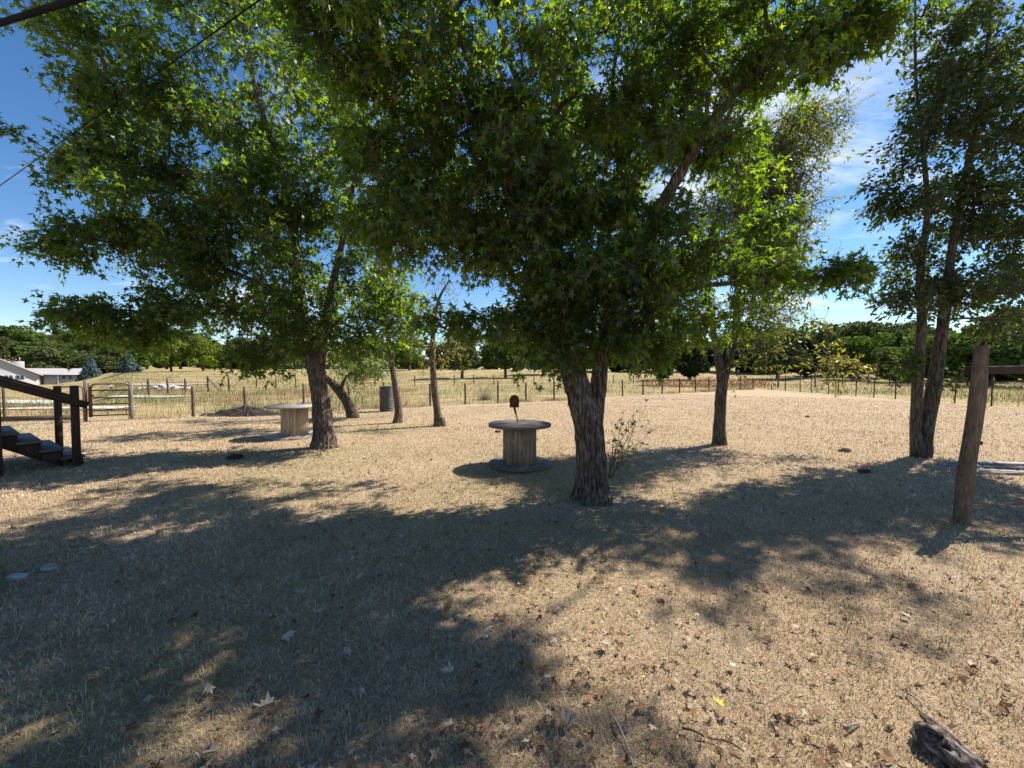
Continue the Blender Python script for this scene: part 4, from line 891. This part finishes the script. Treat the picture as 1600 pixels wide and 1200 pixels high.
for xx, ww in ((4.3, .8), (5.6, .7), (7.2, .9)):
    wn = wall('window', xx, xx + ww, 1.2, 2.3, .22, .297, 'siding'); wall('pane', xx + .08, xx + ww - .08, 1.28, 2.22, .18, .218, 'pane', wn)
ga = -7.6; pk = 7.6                                  # the gabled part to the left
gw = MB()
prof = [(ga * 2, -1), (.05, -1), (.05, 2.75), (ga, pk - .2), (ga * 2, 2.75)]
q = np.array([[x, y, z] for y in (-1.6, 2.6) for x, z in prof]); b0 = gw._a(q); gw.F3 += [[b0, b0+1, b0+2], [b0, b0+2, b0+4], [b0+2, b0+3, b0+4], [b0+6, b0+5, b0+7], [b0+5, b0+9, b0+7], [b0+8, b0+7, b0+9]]
gw.F4 += [[b0+1, b0+6, b0+7, b0+2]]; gw.build('gable_wall', M['siding'], hs)
r2_ = MB()
for xa, za, xb, zb in ((ga, pk, .9, 2.35), (ga * 2 - .9, 2.35, ga, pk)):
    dvx = np.array([xb - xa, 0, zb - za]); ln = np.linalg.norm(dvx); r2_.box(((xa+xb)/2, .4, (za+zb)/2), (ln, 4.8, .24), basis(dvx))
gro = r2_.build('roof', M['shingle'], hs)
for xx in (-5.6, -4.85, -3.7, -2.95):
    wn = wall('window', xx, xx + .62, 1.5, 2.55, -1.66, -1.602, 'siding'); wall('pane', xx + .06, xx + .56, 1.56, 2.49, -1.70, -1.662, 'pane', wn)
wall('chimney', -5.2, -2.9, 2.7, 6.5, 5.0, 6.6, 'shingle', hs); wall('vent_pipe', -3.7, -3.58, 6.5, 7.6, 5.4, 5.52, 'white', hs)

# ------------------------------------------------------------------ far trees: prototypes, then copies
QT = fold([(0, -.5), (.5, -.1), (.3, .45), (-.3, .45), (-.5, -.1)], [(0, 1, 2), (0, 2, 3), (0, 3, 4)], .2, .2)
def far_proto(kind, seed, n=2600):
    rg = np.random.default_rng(seed); H = 1.0
    pts, nr = [], []
    if kind == 'conifer':
        z = rg.random(n) ** 1.25; lay = np.floor(z * 16) / 16; ang = rg.uniform(0, 2*np.pi, n); rmax = .27 * (1 - z) ** .85 + .012
        lob = 1 + .8 * (vnoise(np.stack([np.cos(ang) * 3 + 9, np.sin(ang) * 3 + 9, lay * 11], -1)) - .3)
        r = rmax * lob * np.sqrt(rg.uniform(.25, 1, n)); zz = .04 + .95 * (z - .25 * r * (1 - z))
        pos = np.stack([r * np.cos(ang), r * np.sin(ang), zz], -1); out = np.stack([np.cos(ang), np.sin(ang), .45 + 0 * z], -1); size = .055 * (1.15 - .6 * z)
        trunk = [((0, 0, -.03), .022), ((0, 0, .5), .012), ((0, 0, .97), .003)]
    else:
        if kind == 'cedar': lobes = [((0, 0, .42), (.24, .24, .38), 1.0)] + [((rg.normal() * .12, rg.normal() * .12, rg.uniform(.25, .8)), (.13, .13, .17), .35) for _ in range(8)]
        elif kind == 'broad': lobes = [((math.cos(a) * rr, math.sin(a) * rr, z_), (s_, s_, s_ * .72), 1) for a, rr, z_, s_ in [(rg.uniform(0, 6.28), rg.uniform(.12, .38), rg.uniform(.2, .84), rg.uniform(.13, .22)) for _ in range(20)]] + [((0, 0, .6), (.3, .3, .25), 1.5)]
        else: lobes = [((math.cos(a) * rr, math.sin(a) * rr, z_), (s_, s_, s_ * .8), 1) for a, rr, z_, s_ in [(rg.uniform(0, 6.28), rg.uniform(.04, .22), rg.uniform(.18, .88), rg.uniform(.09, .16)) for _ in range(18)]] + [((0, 0, .6), (.17, .17, .3), 1.5)]
        wts = np.array([l[2] * l[1][0] * l[1][2] for l in lobes]); wts /= wts.sum(); pick = rg.choice(len(lobes), n, p=wts)
        C = np.array([l[0] for l in lobes])[pick]; S_ = np.array([l[1] for l in lobes])[pick]; d = unit(rg.normal(size=(n, 3))); rad_ = rg.uniform(.45, 1.02, (n, 1)) ** .5
        pos = C + d * S_ * rad_; pos[:, 2] = np.maximum(pos[:, 2], .06 + .05 * rg.random(n)); out = d + np.array([0, 0, .25]); size = np.full(n, .042)
        trunk = [((0, 0, -.03), .035), ((.01, 0, .3), .024), ((-.01, 0, .6), .012), ((0, .01, .85), .004)]
    nrm = unit(out) + rg.normal(size=(n, 3)) * .55; tip = rg.normal(size=(n, 3)) + np.array([0, 0, -.3])
    rnd = np.clip(rg.beta(2, 2, n) * .7 + .5 * (vnoise(pos * 9 + seed) - .2), 0, 1)
    tm = MB(); p_, r_ = resample([t[0] for t in trunk], [t[1] for t in trunk], .06); tm.tube(p_, r_, 8)
    if kind in ('broad', 'tall'):
        for k in range(7):
            a = rg.uniform(0, 6.28); zz = rg.uniform(.22, .5); e = (math.cos(a) * .26, math.sin(a) * .26, zz + .24); p_, r_ = resample([(0, 0, zz - .05), (math.cos(a) * .1, math.sin(a) * .1, zz + .08), e], [.014, .01, .003], .06); tm.tube(p_, r_, 5, False)
    return (pos, tip, nrm, size * rg.uniform(.6, 1.35, n), rnd), tm
protos = {}
def far_tree(kind, mat, seed, n=2600):
    key = (kind, mat, seed)
    if key not in protos:
        d, tm = far_proto(kind, seed, n); protos[key] = (leaves_mesh('crown', QT, *d, M[mat]), tm.mesh('trunk', M['bark_dark'], True))
    return protos[key]
def put_far(kind, mat, seed, x, y, h, wide, label, cat='tree', group=None, name=None, n=2600, rz=None, z=None):
    cm, tm = far_tree(kind, mat, seed, n)
    zz = float(tz(x, y)) if z is None else z
    t = thing(name or {'conifer': 'spruce_tree', 'cedar': 'cedar_tree'}.get(kind, 'broadleaf_tree'), label, cat, (x, y, zz), rng.uniform(0, 6.28) if rz is None else rz, group)
    t.scale = (h * wide, h * wide, h)
    add('crown', cm, t); add('trunk', tm, t); return t
def at_px(px, Y): return HX(px, Y)
# singled-out trees
def F(kind, mat, seed, px, Y, h, wide, label, **k): put_far(kind, mat, seed, at_px(px, Y), Y, h, wide, label, **k)
F('conifer', 'far_spruce', 101, 142, 108, 7.6, 1.1, 'blue spruce just right of the house end', n=3600)
F('conifer', 'far_spruce', 102, 203, 96, 4.6, 1.7, 'low wide blue spruce standing alone right of the house', n=3600)
F('broad', 'far_oak', 103, 85, 128, 12.5, 1.35, 'big rounded oak behind the house roof', n=7000)
F('broad', 'far_light', 104, 268, 96, 9.4, .85, 'yellow green tree left of its lighter neighbour in the far pasture', n=5000)
F('broad', 'far_light', 105, 318, 98, 9.6, .85, 'yellow green tree at the right of the bright pair in the far pasture', n=5000)
F('broad', 'far_oak', 106, 722, 66, 8.8, .95, 'dark twin-trunked tree in the pasture between the thin tree and the spool', n=6000)
F('broad', 'far_oak', 107, 790, 70, 9.0, .95, 'dark spreading tree above the rusty shovel', n=6000)
F('broad', 'far_mid', 108, 850, 84, 9.5, 1.0, 'dark green tree left of the big maple trunk in the distance', n=5000)
F('broad', 'far_mid', 109, 640, 105, 10.0, 1.2, 'mid green tree seen between the two slim trees', n=5000)
F('broad', 'far_mid', 110, 575, 110, 10.5, 1.2, 'mid green tree seen left of the slim straight tree', n=5000)
F('cedar', 'far_dark', 111, 1035, 62, 6.0, 1.25, 'dark round cedar right of the big maple trunk', n=6000)
F('cedar', 'far_dark', 112, 1078, 64, 7.2, 1.2, 'dark cedar directly left of the thin leaning tree', n=6000)
F('broad', 'far_oak', 113, 1215, 66, 8.8, 1.0, 'dark tree in the tree line behind the low yellow branch', n=6000)
F('cedar', 'far_dark', 114, 1258, 68, 8.0, 1.1, 'dark cedar at the end of the low yellow branch', n=6000)
F('broad', 'far_mid', 115, 1340, 60, 7.6, 1.0, 'green tree above the far row of tall posts', n=6000)
F('broad', 'far_oak', 116, 1385, 66, 10.0, .95, 'tall dark tree left of the two-stemmed tree', n=6000)
F('broad', 'far_mid', 117, 1462, 42, 6.4, 1.1, 'dense green tree right behind the two-stemmed tree', n=7000)
F('broad', 'far_mid', 118, 1548, 38, 7.0, 1.1, 'bright leafy tree behind the clothesline crossarm', n=8000)
F('broad', 'far_mid', 119, 1625, 36, 8.5, 1.0, 'bright leafy tree cut by the right edge', n=8000)
# tree lines and the wooded hill: copies
fr_ = np.random.default_rng(88)
kinds = [('broad', 'far_oak', 106, 6000), ('broad', 'far_mid', 109, 5000), ('broad', 'far_oak', 107, 6000), ('cedar', 'far_dark', 111, 6000), ('tall', 'far_mid', 120, 4500)]
def line_of(n, pxa, pxb, Ya, Yb, ha, hb_, label, group, ks, wide=1.1, sink=.8):
    for k in range(n):
        px = pxa + (pxb - pxa) * (k + fr_.uniform(.15, .85)) / n; Yv = fr_.uniform(Ya, Yb); kk = kinds[fr_.choice(ks)]
        put_far(kk[0], kk[1], kk[2], HX(px, Yv), Yv, fr_.uniform(ha * .72, hb_ * 1.08), wide * fr_.uniform(.8, 1.25), label, group=group, n=kk[3], z=float(tz(HX(px, Yv), Yv)) - sink)
line_of(30, 330, 930, 118, 150, 8, 11, 'far tree in the line closing the golden pasture', 'tree line behind the middle pasture', [0, 1, 2, 4])
line_of(20, 930, 1340, 86, 104, 8, 11.5, 'far tree in the line behind the dark cedars', 'tree line behind the right pasture', [0, 1, 3, 2])
line_of(16, 1300, 1660, 72, 92, 9, 12.5, 'far dark tree in the line behind the right fence', 'tree line at the right', [0, 1, 2, 3])
line_of(9, 1400, 1760, 50, 58, 5.0, 7.5, 'far shrubby tree low behind the clothesline pole', 'low trees at the right', [0, 2, 3], 1.3)
line_of(34, 300, 1340, 150, 165, 4.5, 6.5, 'low far bush closing the gap under the distant trees', 'low bushes on the skyline', [0, 2, 3], 2.0, 1.5)
for row, (Ya, Yb, n) in enumerate(((132, 148, 22), (160, 180, 26), (190, 225, 28))):
    line_of(n, -190, 480, Ya, Yb, 9.5, 13.5, 'tree of the wooded hill at far left, %s row' % ('front', 'middle', 'top')[row], 'trees of the wooded hill, %s row' % ('front', 'middle', 'top')[row], [0, 1, 2, 4], 1.25)
line_of(12, -120, 200, 215, 230, 13.0, 17, 'pointed dark cedar along the crest of the wooded hill', 'cedars on the crest of the hill', [3], .85)

# ------------------------------------------------------------------ grass: lawn blades, field grass, litter
def blades(n, sampler, hfun, wfun, lean, seed, mat, name, bend=.5):
    rg = np.random.default_rng(seed); x, y = sampler(rg, n); n = len(x)
    d = np.hypot(x, y); h = hfun(d, rg, n); wd_ = wfun(d, rg, n); a = rg.uniform(0, 2*np.pi, n); ln = lean(rg, n)
    if name != 'lawn_grass': h = h * (.35 + 1.3 * n2(x, y, .9, 3, 6))
    else: h = h * (.85 + .1 * ss(.6, -1.5, x) * ss(4.5, 2, y)) * (.75 + .5 * n2(x, y, 5.0, 2, 6))
    dirv = np.stack([np.cos(a), np.sin(a), np.zeros(n)], -1); b = a + np.pi/2 + rg.normal(size=n) * .4; sv = np.stack([np.cos(b), np.sin(b), np.zeros(n)], -1)
    base = np.stack([x, y, tz(x, y) - .004], -1); zv = np.array([0, 0, 1.0])
    l1 = ln * .6; l2 = np.minimum(ln + bend * rg.uniform(.2, 1, n), 1.5)
    m1 = base + h[:, None] * .55 * (np.sin(l1)[:, None] * dirv + np.cos(l1)[:, None] * zv); e = m1 + h[:, None] * .5 * (np.sin(l2)[:, None] * dirv + np.cos(l2)[:, None] * zv)
    w2 = wd_[:, None] * .5 * sv
    V = np.stack([base - w2, base + w2, m1 + w2 * .85, m1 - w2 * .85, e], 1).reshape(-1, 3); i = np.arange(n) * 5
    Fq = np.stack([i, i+1, i+2, i+3], 1); Ft = np.stack([i+3, i+2, i+4], 1)
    g = green_mask(x, y) if name == 'lawn_grass' else ss(.36, .56, n2(x, y, .2, 4, 21)) * .95
    gb = np.clip(g * 1.2 * (rg.random(n) < .25 + .6 * g), 0, 1)
    rnd = np.clip(rg.beta(1.7, 1.7, n) + .55 * (n2(x, y, .9, 3, 2) - .5) + .45 * (n2(x, y, 6.0, 2, 4) - .5), 0, 1)
    return add(name, mesh_np(name, V, [Fq, Ft], mat, {'rnd': np.repeat(rnd, 5), 'green': np.repeat(gb, 5)}), kind='stuff')
def lawn_sampler(rg, n):
    u = rg.random(n); d = (.75 ** .25 + u * (30.0 ** .25 - .75 ** .25)) ** 4; a = rg.uniform(R(-66), R(66), n)
    x, y = d * np.sin(a), d * np.cos(a); k = (dirt_mask(x, y) < rg.uniform(.25, 1.0, n)) & (y < fence_y(x) + .2) & (x < 22)
    return x[k], y[k]
blades(430000, lawn_sampler, lambda d, rg, n: rg.uniform(.025, .062, n) * np.clip((d / 3.2) ** .30, .9, 1.5), lambda d, rg, n: rg.uniform(.0018, .0034, n) * np.clip((d / 2.0) ** .75, 1, 6.5),
       lambda rg, n: np.clip(rg.normal(.95, .42, n), .05, 1.45), 301, M['lawn'], 'lawn_grass')
def field_sampler(rg, n):
    u = rg.random(n); y = (14 ** .5 + u * (95 ** .5 - 14 ** .5)) ** 2; x = y * rg.uniform(-1.5, 1.5, n)
    k = (field_mask(x, y) > .4) & (n2(x, y, .25, 3, 8) > rg.uniform(.25, .6, n)) & ~((x < -14) & (y < 26)) 
    return x[k], y[k]
blades(120000, field_sampler, lambda d, rg, n: rg.uniform(.10, .38, n), lambda d, rg, n: rg.uniform(.012, .022, n) * np.clip(d / 30, .8, 2.4), lambda rg, n: np.clip(rg.normal(.3, .25, n), 0, 1.1), 302, M['field'], 'field_grass')
def fence_weeds(rg, n):
    x = rg.uniform(-13, 22, n); y = fence_y(x) + rg.normal(size=n) * .35; k = n2(x, y, .7, 3, 31) > rg.uniform(.35, .75, n); return x[k], y[k]
blades(16000, fence_weeds, lambda d, rg, n: rg.uniform(.08, .3, n), lambda d, rg, n: rg.uniform(.007, .015, n), lambda rg, n: np.clip(rg.normal(.35, .25, n), 0, 1.1), 303, M['field'], 'fence_weeds')
# golden weeds left beyond the gate
def left_weeds(rg, n):
    x = rg.uniform(-34, -8, n); y = rg.uniform(14.0, 34, n); k = (y > fence_y(x) + .3) & (n2(x, y, .35, 3, 33) > rg.uniform(.3, .6, n)) & (np.abs(y - 17.1) > .75) & ~((np.abs(y - 24.7) < 1.3) & (x < -20)); return x[k], y[k]
blades(26000, left_weeds, lambda d, rg, n: rg.uniform(.10, .42, n), lambda d, rg, n: rg.uniform(.01, .02, n), lambda rg, n: np.clip(rg.normal(.3, .25, n), 0, 1.1), 304, M['field'], 'tall_weeds')
# rust-red weeds along the far fence corner
rg = np.random.default_rng(12); n = 2600; x = rg.uniform(14, 27, n); y = rg.normal(41, 1.2, n); z = tz(x, y) + rg.uniform(.05, .75, n) * (n2(x, y, .8, 2) > .4)
add('rust_red_weeds', leaves_mesh('rust_red_weeds', LANCE, np.stack([x, y, z], -1), rg.normal(size=(n, 3)) + [0, 0, .6], rg.normal(size=(n, 3)), rg.uniform(.15, .3, n), rg.random(n), M['rust_weed']), kind='stuff')
# leaf litter too small to pick apart
rg = np.random.default_rng(13); n = 4200; d = 1.6 + 11 * rg.random(n) ** 1.3; a = rg.uniform(R(-58), R(58), n); x, y = d * np.sin(a), d * np.cos(a)
k = y < fence_y(x) - .5; x, y = x[k], y[k]; n = len(x)
nrm = rg.normal(size=(n, 3)) * .45 + [0, 0, 1.0]; tip = rg.normal(size=(n, 3)) * [1, 1, .2]
add('leaf_litter', leaves_mesh('leaf_litter', MAPLE_S, np.stack([x, y, tz(x, y) + .034], -1), tip, nrm, rg.uniform(.02, .06, n), rg.random(n), M['litter']), kind='stuff')
# larger fallen leaves, one by one
def curled(seed, curl):
    rg = np.random.default_rng(seed); us = [(0, 0), (.22, -.04), (.27, .2), (.58, .38), (.24, .5), (.3, .72), (.1, .68), (0, 1.05), (-.1, .68), (-.3, .72), (-.24, .5), (-.58, .38), (-.27, .2), (-.22, -.04)]
    p = np.array([[u, v - .4, curl * (u * u * 1.6 + (v - .4) ** 2 * .9) + rg.normal() * .05] for u, v in us]); p[:, 2] -= p[:, 2].min()
    return p, MAPLE[1]
lm = {}
for mt in ('dead_leaf', 'tan_leaf', 'yellow_leaf'):
    for s_ in range(4):
        p, f = curled(s_ * 3 + 1, (.5, .9, -.55, .3)[s_]); lm[mt, s_] = mesh_np('fallen_leaf', p, f, M[mt])
def fall(mt, px, py, size, label, group):
    c = G(px, py); c[2] = tz(c[0], c[1]) + .034; o = add('fallen_leaf', lm[mt, int(rng.integers(4))], None, c); s_ = size; o.scale = (s_, s_, s_); o.rotation_euler = (rng.normal() * .3, rng.normal() * .3, rng.uniform(0, 6.28)); tag(o, label, 'leaf', group)
fall('yellow_leaf', 1122, 1112, .06, 'bright yellow fallen leaf near the dark stick', 'fallen leaves')
fall('yellow_leaf', 1562, 838, .09, 'yellow fallen leaf right of the clothesline pole', 'fallen leaves')
for px, py in ((1415,970),(1243,985),(1080,970),(1020,1152),(1190,835),(1425,912),(1492,910),(1360,912),(1146,1050),(1520,1050)): fall('tan_leaf', px, py, rng.uniform(.035, .055), 'pale curled leaf lying on the sunlit dry grass', 'pale leaves in the sun')
for px, py in ((711,915),(258,920),(265,1025),(388,1050),(415,1115),(450,1000),(700,1060),(762,995),(885,1140),(945,1015),(235,1110),(280,970),(75,893),(140,885),(178,866),(500,960),(330,1090),(455,805),(740,790),(620,840),(545,1030),(700,1145),(325,1195),(560,905),(470,930),(855,1070)): fall('tan_leaf', px, py, rng.uniform(.05, .085), 'pale fallen leaf in the shade under the middle maple', 'pale leaves in the shade')
for k in range(46): fall('dead_leaf', rng.uniform(990, 1595), 905 + 290 * rng.random(), rng.uniform(.022, .045), 'small brown fallen leaf on the sunlit dry grass', 'brown leaves in the sun')
for k in range(46): fall('dead_leaf', rng.uniform(10, 960), 800 + 390 * rng.random(), rng.uniform(.03, .055), 'brown fallen leaf in the dappled shade', 'brown leaves in the shade')
